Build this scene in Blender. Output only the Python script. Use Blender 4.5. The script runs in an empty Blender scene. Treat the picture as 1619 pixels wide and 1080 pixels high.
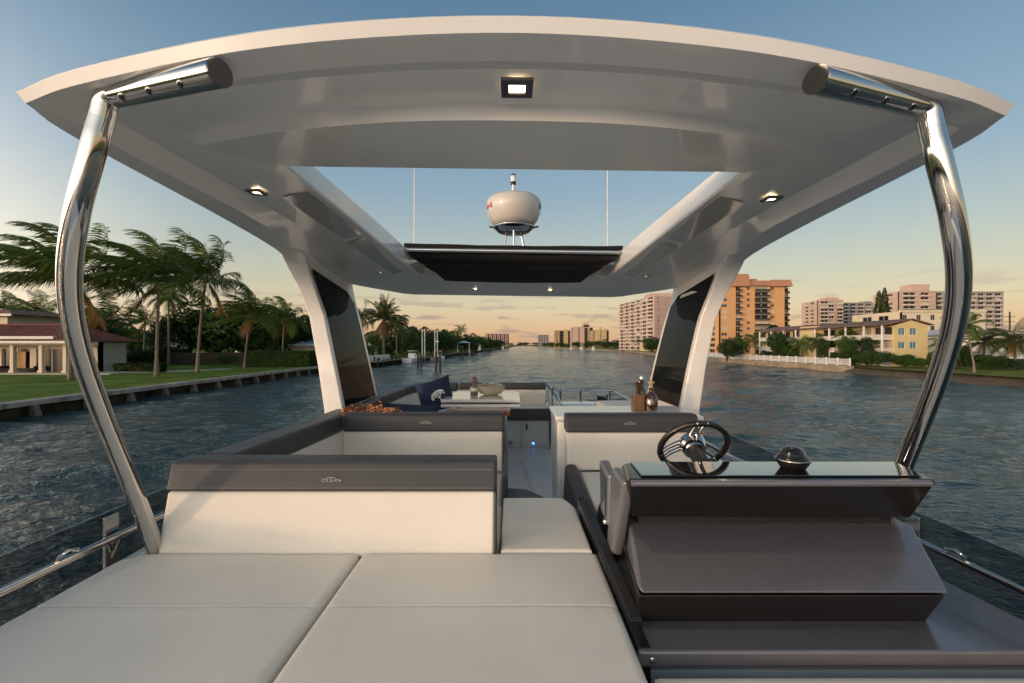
import bpy, math, random
import numpy as np
from mathutils import Vector, Matrix
random.seed(7)
R = math.radians
scn = bpy.context.scene
C = scn.collection
# ------------------------------------------------------------------ camera, world, sun, exposure
EYE = 4.2
cam_d = bpy.data.cameras.new("camera"); cam = bpy.data.objects.new("camera", cam_d); C.objects.link(cam)
cam.location = (0, 0, EYE); cam.rotation_euler = (R(90), 0, 0)
cam_d.sensor_width = 36; cam_d.lens = 720/1619*36; cam_d.shift_y = 0.003; cam_d.clip_start = 0.05; cam_d.clip_end = 9000
scn.camera = cam
SUN_EL, SUN_AZ = 5.0, 232.0       # azimuth clockwise from +Y: behind the camera, to the left
world = bpy.data.worlds.new("World"); scn.world = world; world.use_nodes = True
def srgb(r, g, b):
    f = lambda c: (c/255/12.92) if c/255 <= .04045 else ((c/255+.055)/1.055)**2.4
    return (f(r), f(g), f(b), 1)
def build_world():
    nt = world.node_tree; N = nt.nodes; L = nt.links; N.clear()
    out = N.new('ShaderNodeOutputWorld'); bg = N.new('ShaderNodeBackground'); L.new(bg.outputs[0], out.inputs[0])
    sky = N.new('ShaderNodeTexSky'); sky.sky_type = 'NISHITA'; sky.sun_disc = False
    sky.sun_elevation = R(SUN_EL); sky.sun_rotation = R(SUN_AZ); sky.air_density = 1.0; sky.dust_density = 1.5
    tc = N.new('ShaderNodeTexCoord'); sp = N.new('ShaderNodeSeparateXYZ'); L.new(tc.outputs['Generated'], sp.inputs[0])
    cr = N.new('ShaderNodeValToRGB'); L.new(sp.outputs['Z'], cr.inputs[0])
    stops = [(0, (200,158,132)), (.03, (208,170,136)), (.075, (203,184,152)), (.14, (184,182,162)), (.2, (165,174,170)), (.31, (133,156,172)),
             (.43, (112,142,165)), (.58, (86,118,144)), (1, (62,90,120))]
    el = cr.color_ramp.elements
    while len(el) < len(stops): el.new(.5)
    for e, (p, c) in zip(el, stops): e.position = p; e.color = srgb(*c)
    # thin clouds low over the horizon
    mp = N.new('ShaderNodeMapping'); mp.inputs['Scale'].default_value = (7, 7, 42); mp.inputs['Location'].default_value = (2.3, 4.1, 1.2); L.new(tc.outputs['Generated'], mp.inputs[0])
    nz = N.new('ShaderNodeTexNoise'); nz.inputs['Scale'].default_value = 1.6; nz.inputs['Detail'].default_value = 5; nz.inputs['Roughness'].default_value = .5; L.new(mp.outputs[0], nz.inputs[0])
    c1 = N.new('ShaderNodeMapRange'); c1.inputs[1].default_value = .53; c1.inputs[2].default_value = .64; L.new(nz.outputs['Fac'], c1.inputs[0])
    band = N.new('ShaderNodeValToRGB'); L.new(sp.outputs['Z'], band.inputs[0])
    be = band.color_ramp.elements; be[0].position = .004; be[0].color = (0,0,0,1); be[1].position = .13; be[1].color = (0,0,0,1)
    x = be.new(.02); x.color = (.8,.8,.8,1); x = be.new(.07); x.color = (.7,.7,.7,1)
    mu = N.new('ShaderNodeMath'); mu.operation = 'MULTIPLY'; L.new(c1.outputs[0], mu.inputs[0]); L.new(band.outputs[0], mu.inputs[1])
    mx = N.new('ShaderNodeMix'); mx.data_type = 'RGBA'; L.new(mu.outputs[0], mx.inputs[0]); L.new(cr.outputs[0], mx.inputs[6]); mx.inputs[7].default_value = srgb(150,128,130)
    # the painted gradient is scaled to the physical sky's units, then both are summed
    sc = N.new('ShaderNodeVectorMath'); sc.operation = 'SCALE'; L.new(mx.outputs[2], sc.inputs[0]); sc.inputs['Scale'].default_value = 6.6
    s2 = N.new('ShaderNodeVectorMath'); s2.operation = 'SCALE'; L.new(sky.outputs[0], s2.inputs[0]); s2.inputs['Scale'].default_value = NISH
    ad = N.new('ShaderNodeVectorMath'); ad.operation = 'ADD'; L.new(sc.outputs[0], ad.inputs[0]); L.new(s2.outputs[0], ad.inputs[1])
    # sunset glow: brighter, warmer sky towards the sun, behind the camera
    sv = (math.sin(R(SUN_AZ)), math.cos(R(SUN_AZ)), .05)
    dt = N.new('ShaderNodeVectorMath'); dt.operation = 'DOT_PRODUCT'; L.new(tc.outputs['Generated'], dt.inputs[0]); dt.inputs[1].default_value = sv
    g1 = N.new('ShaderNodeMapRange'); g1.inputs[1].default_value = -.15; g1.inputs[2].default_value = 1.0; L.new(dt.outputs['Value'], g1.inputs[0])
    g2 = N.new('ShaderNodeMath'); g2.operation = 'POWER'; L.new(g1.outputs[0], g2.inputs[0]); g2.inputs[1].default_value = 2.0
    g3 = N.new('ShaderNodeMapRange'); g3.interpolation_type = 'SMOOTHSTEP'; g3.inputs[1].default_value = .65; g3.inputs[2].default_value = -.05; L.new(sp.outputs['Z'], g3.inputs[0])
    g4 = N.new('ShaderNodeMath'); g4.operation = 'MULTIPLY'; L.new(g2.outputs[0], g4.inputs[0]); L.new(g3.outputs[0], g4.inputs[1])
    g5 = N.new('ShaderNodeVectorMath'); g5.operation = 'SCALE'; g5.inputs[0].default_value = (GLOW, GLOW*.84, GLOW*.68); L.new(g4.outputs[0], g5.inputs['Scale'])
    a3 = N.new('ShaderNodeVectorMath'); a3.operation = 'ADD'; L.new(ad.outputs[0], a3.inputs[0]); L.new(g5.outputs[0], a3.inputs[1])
    L.new(a3.outputs[0], bg.inputs[0]); bg.inputs[1].default_value = .1
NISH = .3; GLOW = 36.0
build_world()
sd = bpy.data.lights.new("sun", 'SUN'); sun = bpy.data.objects.new("sun", sd); C.objects.link(sun)
sd.energy = .85; sd.angle = R(4.0); sd.color = (1, .62, .38)
_s = Vector((math.sin(R(SUN_AZ))*math.cos(R(SUN_EL)), math.cos(R(SUN_AZ))*math.cos(R(SUN_EL)), math.sin(R(SUN_EL))))
sun.rotation_euler = (-_s).to_track_quat('-Z', 'Y').to_euler(); sun.location = (-60, -80, 60)
vs = scn.view_settings; vs.view_transform = 'Standard'; vs.look = 'None'; vs.exposure = 0.64; vs.gamma = 1; vs.use_curve_mapping = False
scn.cycles.max_bounces = 8; scn.cycles.transparent_max_bounces = 16

# ------------------------------------------------------------------ helpers
def P(u, v, Y):
    "a point measured in the photograph, at its real distance Y in metres"
    return Vector(((u-810)/720*Y, Y, EYE-(v-545)/720*Y))
ORG = {}
def props(o, label=None, cat=None, group=None, kind=None):
    if label: o['label'] = label
    if cat: o['category'] = cat
    if group: o['group'] = group
    if kind: o['kind'] = kind
    return o
def thing(name, label, cat, loc=(0,0,0), group=None):
    o = bpy.data.objects.new(name, None); C.objects.link(o); o.location = loc; o.empty_display_size = .2
    ORG[o.name] = Vector(loc)
    return props(o, label, cat, group)
def link(name, me, parent=None, loc=None):
    o = bpy.data.objects.new(name, me); C.objects.link(o)
    if parent is not None: o.parent = parent; ORG[o.name] = ORG.get(parent.name, Vector())
    if loc is not None: o.location = Vector(loc)-(ORG.get(parent.name, Vector()) if parent is not None else Vector())
    return o
def mesh(name, V, F, mats, smooth=None, fm=None):
    me = bpy.data.meshes.new(name); me.from_pydata([tuple(v) for v in V], [], F)
    for m in (mats if isinstance(mats, (list, tuple)) else [mats]): me.materials.append(m)
    if fm is not None: me.polygons.foreach_set('material_index', fm)
    if smooth:
        me.polygons.foreach_set('use_smooth', [True]*len(me.polygons))
        if smooth < 179: me.set_sharp_from_angle(angle=R(smooth))
    me.update(); return me
class MB:
    def __init__(s): s.V = []; s.F = []; s.M = []
    def add(s, V, F, m=0):
        n = len(s.V); s.V += [Vector(v) for v in V]; s.F += [[i+n for i in f] for f in F]; s.M += [m]*len(F); return s
    def hexa(s, b, t, m=0):
        "b, t: four bottom and four top corners in the same winding"
        return s.add(list(b)+list(t), [[3,2,1,0],[4,5,6,7],[0,1,5,4],[1,2,6,5],[2,3,7,6],[3,0,4,7]], m)
    def box(s, x0, x1, y0, y1, z0, z1, m=0):
        return s.hexa([(x0,y0,z0),(x1,y0,z0),(x1,y1,z0),(x0,y1,z0)], [(x0,y0,z1),(x1,y0,z1),(x1,y1,z1),(x0,y1,z1)], m)
    def prism(s, poly, z0, z1, m=0):
        n = len(poly); V = [(x,y,z0) for x,y in poly]+[(x,y,z1) for x,y in poly]
        return s.add(V, [list(range(n))[::-1], list(range(n,2*n))]+[[i,(i+1)%n,n+(i+1)%n,n+i] for i in range(n)], m)
    def prismx(s, poly, x0, x1, m=0):
        "poly in (y, z) run along x"
        n = len(poly); V = [(x0,y,z) for y,z in poly]+[(x1,y,z) for y,z in poly]
        return s.add(V, [list(range(n))[::-1], list(range(n,2*n))]+[[i,(i+1)%n,n+(i+1)%n,n+i] for i in range(n)], m)
    def tube(s, pts, rad, seg=10, m=0, cap=True):
        pts = [Vector(p) for p in pts]; n = len(pts); rad = rad if isinstance(rad, (list, tuple)) else [rad]*n
        V = []; prev = None
        for i, p in enumerate(pts):
            d = (pts[min(i+1,n-1)]-pts[max(i-1,0)]).normalized()
            if prev is None:
                a = d.cross(Vector((0,0,1)) if abs(d.z) < .9 else Vector((1,0,0))).normalized()
            else: a = (prev-d*prev.dot(d)).normalized()
            prev = a; b = d.cross(a)
            V += [p+(a*math.cos(t)+b*math.sin(t))*rad[i] for t in [k*2*math.pi/seg for k in range(seg)]]
        F = [[i*seg+k, i*seg+(k+1)%seg, (i+1)*seg+(k+1)%seg, (i+1)*seg+k] for i in range(n-1) for k in range(seg)]
        if cap: F += [list(range(seg))[::-1], [(n-1)*seg+k for k in range(seg)]]
        return s.add(V, F, m)
    def lathe(s, prof, c=(0,0,0), seg=24, m=0):
        c = Vector(c); V = []; n = len(prof)
        for r, z in prof: V += [c+Vector((r*math.cos(t), r*math.sin(t), z)) for t in [k*2*math.pi/seg for k in range(seg)]]
        F = [[i*seg+k, i*seg+(k+1)%seg, (i+1)*seg+(k+1)%seg, (i+1)*seg+k] for i in range(n-1) for k in range(seg)]
        F += [list(range(seg))[::-1], [(n-1)*seg+k for k in range(seg)]]
        return s.add(V, F, m)
    def quad(s, a, b, c, d, m=0): return s.add([a,b,c,d], [[0,1,2,3]], m)
    def move(s, M): s.V = [M @ v for v in s.V]; return s
    def build(s, name, mats, parent=None, smooth=None, bevel=0, bseg=3, world=True):
        org = ORG.get(parent.name, Vector()) if (parent is not None and world) else Vector()
        me = mesh(name, [v-org for v in s.V], s.F, mats, smooth, s.M)
        o = link(name, me, parent)
        if bevel:
            b = o.modifiers.new('bevel', 'BEVEL'); b.width = bevel; b.segments = bseg; b.limit_method = 'ANGLE'; b.angle_limit = R(35)
            b.harden_normals = False
            me.polygons.foreach_set('use_smooth', [True]*len(me.polygons)); me.update()
            w = o.modifiers.new('wn', 'WEIGHTED_NORMAL'); w.keep_sharp = False
        return o
def copy_tree(o, parent=None, loc=None, rz=None, scale=None, label=None):
    c = o.copy(); C.objects.link(c); c.parent = parent
    for ch in o.children: copy_tree(ch, c)
    if loc is not None: c.location = loc
    if rz is not None: c.rotation_euler = (0,0,rz)
    if scale is not None: c.scale = scale if isinstance(scale, (tuple, list)) else (scale,)*3
    if label: c['label'] = label
    return c
def catmull(K, sub, closed=False):
    K = [Vector(k) for k in K]; out = []; n = len(K)
    for i in range(n-1):
        p0 = K[i-1] if i > 0 else K[0]*2-K[1]; p1 = K[i]; p2 = K[i+1]; p3 = K[i+2] if i+2 < n else K[-1]*2-K[-2]
        for k in range(sub):
            t = k/sub
            out.append(.5*((2*p1)+(p2-p0)*t+(2*p0-5*p1+4*p2-p3)*t*t+(3*p1-p0-3*p2+p3)*t**3))
    out.append(K[-1]); return out

# ------------------------------------------------------------------ materials
MATS = {}
def pm(name, col, rough=.5, metal=0, coat=0, var=.08, vscale=3, bump=0, bscale=60, spec=.5, rvar=0, rscale=8, objrand=0, crough=.05, detail=4, stretch=(1,1,1), col2=None, aniso=0):
    if name in MATS: return MATS[name]
    m = bpy.data.materials.new(name); m.use_nodes = True; nt = m.node_tree; N = nt.nodes; L = nt.links
    b = N['Principled BSDF']; tc = N.new('ShaderNodeTexCoord'); mp = N.new('ShaderNodeMapping'); L.new(tc.outputs['Object'], mp.inputs[0]); mp.inputs['Scale'].default_value = stretch
    nz = N.new('ShaderNodeTexNoise'); nz.inputs['Scale'].default_value = vscale; nz.inputs['Detail'].default_value = detail; L.new(mp.outputs[0], nz.inputs[0])
    mr = N.new('ShaderNodeMapRange'); mr.inputs[1].default_value = .3; mr.inputs[2].default_value = .7; L.new(nz.outputs['Fac'], mr.inputs[0])
    mx = N.new('ShaderNodeMix'); mx.data_type = 'RGBA'; L.new(mr.outputs[0], mx.inputs[0])
    c2 = col2 if col2 else tuple(min(1, c*(1+var)) for c in col)
    mx.inputs[6].default_value = (*[c*(1-var) for c in col], 1); mx.inputs[7].default_value = (*c2, 1)
    last = mx.outputs[2]
    if objrand:
        oi = N.new('ShaderNodeObjectInfo'); hs = N.new('ShaderNodeHueSaturation'); r2 = N.new('ShaderNodeMapRange')
        r2.inputs[3].default_value = 1-objrand; r2.inputs[4].default_value = 1+objrand; L.new(oi.outputs['Random'], r2.inputs[0]); L.new(r2.outputs[0], hs.inputs['Value'])
        L.new(last, hs.inputs['Color']); last = hs.outputs[0]
    L.new(last, b.inputs['Base Color'])
    b.inputs['Roughness'].default_value = rough; b.inputs['Metallic'].default_value = metal; b.inputs['Specular IOR Level'].default_value = spec
    b.inputs['Coat Weight'].default_value = coat; b.inputs['Coat Roughness'].default_value = crough
    if rvar:
        n3 = N.new('ShaderNodeTexNoise'); n3.inputs['Scale'].default_value = rscale; n3.inputs['Detail'].default_value = 6; L.new(mp.outputs[0], n3.inputs[0])
        r3 = N.new('ShaderNodeMapRange'); r3.inputs[1].default_value = .3; r3.inputs[2].default_value = .7; r3.inputs[3].default_value = max(.01, rough-rvar); r3.inputs[4].default_value = rough+rvar
        L.new(n3.outputs['Fac'], r3.inputs[0]); L.new(r3.outputs[0], b.inputs['Roughness'])
    if bump:
        n2 = N.new('ShaderNodeTexNoise'); n2.inputs['Scale'].default_value = bscale; n2.inputs['Detail'].default_value = 3; L.new(mp.outputs[0], n2.inputs[0])
        bp = N.new('ShaderNodeBump'); bp.inputs['Strength'].default_value = min(1, bump); bp.inputs['Distance'].default_value = bump*.01 if bump < 1 else bump*.02
        L.new(n2.outputs['Fac'], bp.inputs['Height']); L.new(bp.outputs[0], b.inputs['Normal'])
    MATS[name] = m; return m
def emit(name, col, s):
    m = bpy.data.materials.new(name); m.use_nodes = True; b = m.node_tree.nodes['Principled BSDF']
    b.inputs['Base Color'].default_value = (*col, 1); b.inputs['Emission Color'].default_value = (*col, 1); b.inputs['Emission Strength'].default_value = s
    return m
def tinted(name, col, gl=.12, rough=.02):
    m = bpy.data.materials.new(name); m.use_nodes = True; N = m.node_tree.nodes; L = m.node_tree.links; N.remove(N['Principled BSDF'])
    t = N.new('ShaderNodeBsdfTransparent'); t.inputs[0].default_value = (*col, 1); g = N.new('ShaderNodeBsdfGlossy'); g.inputs['Roughness'].default_value = rough; g.inputs['Color'].default_value = (.8,.8,.8,1)
    fr = N.new('ShaderNodeFresnel'); fr.inputs[0].default_value = 1.45; mx = N.new('ShaderNodeMixShader'); ge = N.new('ShaderNodeNewGeometry'); iv = N.new('ShaderNodeMath'); iv.operation = 'SUBTRACT'; iv.inputs[0].default_value = 1; L.new(ge.outputs['Backfacing'], iv.inputs[1]); mu = N.new('ShaderNodeMath'); mu.operation = 'MULTIPLY'; L.new(fr.outputs[0], mu.inputs[0]); L.new(iv.outputs[0], mu.inputs[1]); L.new(mu.outputs[0], mx.inputs[0]); L.new(t.outputs[0], mx.inputs[1]); L.new(g.outputs[0], mx.inputs[2])
    L.new(mx.outputs[0], N['Material Output'].inputs[0]); return m
def foliage(name, col, col2, rough=.55):
    m = bpy.data.materials.new(name); m.use_nodes = True; nt = m.node_tree; N = nt.nodes; L = nt.links; b = N['Principled BSDF']
    g = N.new('ShaderNodeNewGeometry'); oi = N.new('ShaderNodeObjectInfo')
    cr = N.new('ShaderNodeMix'); cr.data_type = 'RGBA'; L.new(g.outputs['Random Per Island'], cr.inputs[0]); cr.inputs[6].default_value = (*col, 1); cr.inputs[7].default_value = (*col2, 1)
    hs = N.new('ShaderNodeHueSaturation'); r2 = N.new('ShaderNodeMapRange'); r2.inputs[3].default_value = .75; r2.inputs[4].default_value = 1.3; L.new(oi.outputs['Random'], r2.inputs[0]); L.new(r2.outputs[0], hs.inputs['Value']); L.new(cr.outputs[2], hs.inputs['Color'])
    L.new(hs.outputs[0], b.inputs['Base Color']); b.inputs['Roughness'].default_value = rough; b.inputs['Specular IOR Level'].default_value = .25
    tr = N.new('ShaderNodeBsdfTranslucent'); L.new(hs.outputs[0], tr.inputs[0]); mx = N.new('ShaderNodeMixShader'); mx.inputs[0].default_value = .25
    L.new(b.outputs[0], mx.inputs[1]); L.new(tr.outputs[0], mx.inputs[2]); L.new(mx.outputs[0], N['Material Output'].inputs[0]); MATS[name] = m; return m
gel = pm('white_gelcoat', (.86,.85,.83), .3, coat=.5, var=.02, vscale=2, crough=.05)
gel_grey = pm('grey_deck_gelcoat', (.50,.53,.54), .42, var=.05, vscale=6, bump=.15, bscale=300)
vinyl = pm('cream_vinyl', (.70,.655,.59), .5, var=.05, vscale=2.5, bump=.35, bscale=420, rvar=.06, rscale=6, spec=.4)
vinyl_grey = pm('charcoal_vinyl', (.042,.044,.050), .48, var=.08, vscale=3, bump=.35, bscale=420, rvar=.06, spec=.4)
vinyl_dark = pm('dark_vinyl', (.035,.038,.045), .5, var=.08, bump=.3, bscale=400)
thread = pm('stitch_thread', (.30,.29,.27), .8, var=.1)
chrome = pm('polished_stainless', (.58,.565,.55), .08, metal=1, var=.04, rvar=.03, rscale=30)
chrome_dk = pm('smoked_chrome', (.25,.24,.23), .12, metal=1, var=.03)
bronze = pm('metallic_bronze_paint', (.20,.195,.215), .34, metal=.5, coat=.35, var=.05, vscale=20, crough=.06, rvar=.03)
bronze_dk = pm('dark_bronze_paint', (.02,.018,.017), .24, metal=.4, coat=.25, var=.05, vscale=20, crough=.05)
gloss_black = pm('gloss_black_glass', (.008,.009,.01), .04, coat=1, var=.05, spec=.6)
black_rub = pm('black_rubber', (.015,.015,.016), .5, var=.1)
fabric_black = pm('black_canvas', (.008,.008,.009), .8, var=.2, vscale=12, bump=.5, bscale=220)
dark_glass = pm('dark_tinted_pane', (.010,.012,.013), .06, var=.1, spec=.5)
dark_glass.node_tree.nodes['Principled BSDF'].inputs['IOR'].default_value = 1.10
tint = tinted('tinted_acrylic', (.55,.60,.62))
clear = tinted('clear_glass', (.93,.95,.95))
print_silver = pm('silver_print', (.55,.55,.55), .35, metal=.3, var=.02)
wood = pm('varnished_teak', (.22,.075,.025), .3, coat=.4, var=.35, vscale=6, stretch=(1,8,8))
navy = pm('navy_fabric', (.006,.018,.06), .8, var=.15, vscale=10, bump=.5, bscale=300)
white_fab = pm('white_fabric_print', (.7,.72,.75), .8, var=.05)
# ------------------------------------------------------------------ water and land
def build_water():
    def axis(lim, d0, g):
        a = [0.0]; d = d0
        while a[-1] < lim: a.append(a[-1]+d); d = max(d0, a[-1]*g)
        return a
    ys = np.array([-x for x in axis(300, .35, .05)[:0:-1]]+axis(4200, .16, .0095)); xp = axis(1500, .28, .0135)
    xs = np.array([-x for x in xp[:0:-1]]+xp)
    X, Y = np.meshgrid(xs, ys); DX = np.gradient(X, axis=1); DY = np.gradient(Y, axis=0); D = np.maximum(DX, DY)
    Z = np.zeros_like(X); rng = np.random.RandomState(3)
    for i in range(46):
        lam = 0.75*(1.085**i); th = math.pi*.5+.5+rng.normal(0, .62); k = 2*math.pi/lam; ph = rng.rand()*6.28
        amp = .0155*lam**.38; att = np.clip((lam/D-2.2)/3, 0, 1)
        wob = 1.2*np.sin(X/(lam*5.1)+ph*3+i)+1.2*np.sin(Y/(lam*4.3)+ph*2)
        w = np.sin(k*(X*math.cos(th)+Y*math.sin(th))+ph+wob)
        Z += amp*(1-np.abs(w))**1.3*att if i % 2 else amp*w*.6*att
    Z -= Z.mean()
    V = np.stack([X.ravel(), Y.ravel(), Z.ravel()], 1); ny, nx = X.shape
    idx = np.arange(ny*nx).reshape(ny, nx); F = np.stack([idx[:-1,:-1].ravel(), idx[:-1,1:].ravel(), idx[1:,1:].ravel(), idx[1:,:-1].ravel()], 1)
    me = bpy.data.meshes.new('water'); me.vertices.add(len(V)); me.vertices.foreach_set('co', V.ravel()); me.loops.add(F.size); me.loops.foreach_set('vertex_index', F.ravel())
    me.polygons.add(len(F)); me.polygons.foreach_set('loop_start', np.arange(0, F.size, 4)); me.polygons.foreach_set('use_smooth', np.ones(len(F), bool)); me.update(calc_edges=True)
    m = bpy.data.materials.new('canal_water'); m.use_nodes = True; nt = m.node_tree; N = nt.nodes; L = nt.links; b = N['Principled BSDF']
    b.inputs['Base Color'].default_value = (.026,.052,.052,1); b.inputs['Roughness'].default_value = .1; b.inputs['IOR'].default_value = 1.33
    tc = N.new('ShaderNodeTexCoord'); hs = []
    for sc, st, w in ((.8, (.6,1.2,1), .26), (2.6, (.65,1.15,1), .22), (8, (.7,1.1,1), .085)):
        mp = N.new('ShaderNodeMapping'); mp.inputs['Scale'].default_value = st; mp.inputs['Rotation'].default_value = (0,0,.35); L.new(tc.outputs['Object'], mp.inputs[0])
        nz = N.new('ShaderNodeTexNoise'); nz.inputs['Scale'].default_value = sc; nz.inputs['Detail'].default_value = 4; nz.inputs['Distortion'].default_value = .6; L.new(mp.outputs[0], nz.inputs[0])
        mu = N.new('ShaderNodeMath'); mu.operation = 'MULTIPLY'; mu.inputs[1].default_value = w; L.new(nz.outputs['Fac'], mu.inputs[0]); hs.append(mu.outputs[0])
    a = N.new('ShaderNodeMath'); L.new(hs[0], a.inputs[0]); L.new(hs[1], a.inputs[1]); a2 = N.new('ShaderNodeMath'); L.new(a.outputs[0], a2.inputs[0]); L.new(hs[2], a2.inputs[1])
    bp = N.new('ShaderNodeBump'); bp.inputs['Strength'].default_value = 1; bp.inputs['Distance'].default_value = .9; L.new(a2.outputs[0], bp.inputs['Height']); L.new(bp.outputs[0], b.inputs['Normal'])
    mp = N.new('ShaderNodeMapping'); mp.inputs['Scale'].default_value = (1,.35,1); L.new(tc.outputs['Object'], mp.inputs[0]); nb = N.new('ShaderNodeTexNoise'); nb.inputs['Scale'].default_value = .07; nb.inputs['Detail'].default_value = 5; nb.inputs['Distortion'].default_value = 1; L.new(mp.outputs[0], nb.inputs[0])
    rb = N.new('ShaderNodeMapRange'); rb.inputs[1].default_value = .38; rb.inputs[2].default_value = .62; rb.inputs[3].default_value = .45; rb.inputs[4].default_value = 1.0; L.new(nb.outputs['Fac'], rb.inputs[0]); L.new(rb.outputs[0], bp.inputs['Strength'])
    # churned paler wake trailing straight astern
    sx = N.new('ShaderNodeSeparateXYZ'); L.new(tc.outputs['Object'], sx.inputs[0]); ab = N.new('ShaderNodeMath'); ab.operation = 'ABSOLUTE'; sh = N.new('ShaderNodeMath'); sh.inputs[1].default_value = -1.2; L.new(sx.outputs['X'], sh.inputs[0]); L.new(sh.outputs[0], ab.inputs[0])
    wk = N.new('ShaderNodeMapRange'); wk.interpolation_type = 'SMOOTHSTEP'; wk.inputs[1].default_value = 5.5; wk.inputs[2].default_value = 1.0; L.new(ab.outputs[0], wk.inputs[0])
    nf = N.new('ShaderNodeTexNoise'); nf.inputs['Scale'].default_value = .9; nf.inputs['Detail'].default_value = 7; L.new(tc.outputs['Object'], nf.inputs[0]); rf_ = N.new('ShaderNodeMapRange'); rf_.inputs[1].default_value = .45; rf_.inputs[2].default_value = .7; L.new(nf.outputs['Fac'], rf_.inputs[0])
    mw = N.new('ShaderNodeMath'); mw.operation = 'MULTIPLY'; L.new(wk.outputs[0], mw.inputs[0]); L.new(rf_.outputs[0], mw.inputs[1]); cm_ = N.new('ShaderNodeMix'); cm_.data_type = 'RGBA'; L.new(mw.outputs[0], cm_.inputs[0]); cm_.inputs[6].default_value = (.026,.052,.052,1); cm_.inputs[7].default_value = (.16,.20,.19,1); L.new(cm_.outputs[2], b.inputs['Base Color'])
    me.materials.append(m); props(link('water', me), kind='structure')
build_water()
LAND = 1.0; RLAND = .9
SHL = [(-300,-27.5),(0,-27.5),(24,-27.5),(45,-28.1),(64,-28.6),(86,-26.5),(137,-22),(201,-19.6),(330,-14),(504,-7),(900,2),(1500,30)]
SHR = [(-300,51),(30,51),(45,50.6),(75,49.6),(100,49),(160,53),(275,67),(400,60),(504,46),(800,46),(1500,60)]
def shore(tab, y):
    for (y0,x0),(y1,x1) in zip(tab, tab[1:]):
        if y0 <= y <= y1: return x0+(x1-x0)*(y-y0)/(y1-y0)
    return tab[-1][1]
grass = pm('lawn_grass', (.085,.16,.016), .9, var=.35, vscale=.35, bump=1.5, bscale=9, col2=(.17,.25,.03), detail=8, spec=.1)
earth = pm('brown_bank_earth', (.11,.075,.04), .9, var=.4, vscale=1.2, bump=3, bscale=3, detail=8)
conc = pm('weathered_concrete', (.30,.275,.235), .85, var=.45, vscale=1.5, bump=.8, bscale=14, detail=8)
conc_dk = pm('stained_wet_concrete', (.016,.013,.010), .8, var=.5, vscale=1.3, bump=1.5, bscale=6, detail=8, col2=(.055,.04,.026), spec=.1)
def land(name, tab, side, z):
    yy = [-300,0,24,35,45,55,64,75,86,100,118,137,165,201,260,330,400,504,650,900,1500]; cols = [.35, 6, 15, 40, 120, 500, 1600]
    V = []; F = []
    for y in yy:
        x = shore(tab, y)
        for c in cols: V.append((x+side*c, y, z+(.0 if c < 10 else .03*math.sin(y*.11+c))))
    n = len(cols)
    for i in range(len(yy)-1):
        for j in range(n-1):
            q = [i*n+j, i*n+j+1, (i+1)*n+j+1, (i+1)*n+j]; F.append(q if side > 0 else q[::-1])
    props(link(name, mesh(name, V, F, grass, 179)), kind='structure')
land('lawn', SHL, -1, LAND-.06); land('bank_grass', SHR, 1, RLAND)
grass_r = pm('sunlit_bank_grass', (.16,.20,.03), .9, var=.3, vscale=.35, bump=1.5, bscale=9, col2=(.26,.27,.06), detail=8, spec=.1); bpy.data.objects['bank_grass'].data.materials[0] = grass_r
# far land closing the waterway at the horizon
fl = MB(); fl.box(-2500, 3000, 1500, 4300, -1, 1.2); props(fl.build('far_shore_ground', grass), kind='structure')
# left seawall: stepped cap segments, stained panels, leaning buttress piles
sw = thing('seawall', 'weathered concrete seawall with pale cap and leaning buttress piles along the left lawn', 'seawall', (-27.5, 24, 0))
def seg_box(mb, tab, y0, y1, a0, a1, z0, z1, off=0):
    x0 = shore(tab, y0); x1 = shore(tab, y1)
    mb.hexa([(x0+a0,y0,z0),(x0+a1,y0,z0),(x1+a1,y1,z0),(x1+a0,y1,z0)], [(x0+a0,y0,z1),(x0+a1,y0,z1),(x1+a1,y1,z1),(x1+a0,y1,z1)])
y = 4.0
while y < 82:
    m_ = MB(); seg_box(m_, SHL, y, y+3.37, -.62, .30, .72+random.uniform(-.01,.01), 1.02+random.uniform(-.015,.015)); m_.build('cap', conc, sw, bevel=.03, bseg=1)
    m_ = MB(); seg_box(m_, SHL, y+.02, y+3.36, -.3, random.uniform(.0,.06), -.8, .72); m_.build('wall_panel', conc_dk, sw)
    x = shore(SHL, y+1.7); w = .17
    m_ = MB(); m_.hexa([(x,y+1.7-w,-.7),(x+.8,y+1.7-w,-.7),(x+.8,y+1.7+w,-.7),(x,y+1.7+w,-.7)], [(x,y+1.7-w,.715),(x+.3,y+1.7-w,.715),(x+.3,y+1.7+w,.715),(x,y+1.7+w,.715)]); m_.build('buttress', pm('stained_buttress', (.15,.12,.09), .85, var=.4, vscale=2), sw, bevel=.02, bseg=1)
    y += 3.4
# rest of the left wall, low and dark, and the right one
def wall_run(name, label, tab, ys, a0, a1, z0, z1, mt, capmt=None, caph=.15):
    t = thing(name, label, 'seawall', (shore(tab, ys[0]), ys[0], 0))
    for y0, y1 in zip(ys, ys[1:]):
        m_ = MB(); seg_box(m_, tab, y0+.03, y1, a0, a1, z0, z1); m_.build('wall_panel', mt, t)
        if capmt: m_ = MB(); seg_box(m_, tab, y0+.03, y1, a0-.08 if a0 < 0 else a0, a1+.08, z1+.003, z1+caph); m_.build('cap', capmt, t)
    return t
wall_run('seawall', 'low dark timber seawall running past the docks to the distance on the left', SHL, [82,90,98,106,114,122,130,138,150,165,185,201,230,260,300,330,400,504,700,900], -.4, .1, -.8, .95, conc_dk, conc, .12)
wall_run('seawall', 'pale concrete seawall under the white railing on the right bank', SHR, [67,72,77,82,87,92,97,102,108,114,120,130,140,150,160,200,275,400,504,800], -.1, .4, -.8, .85, pm('pale_seawall', (.30,.24,.16), .85, var=.3, vscale=.8, bump=1, bscale=5), conc)
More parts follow.
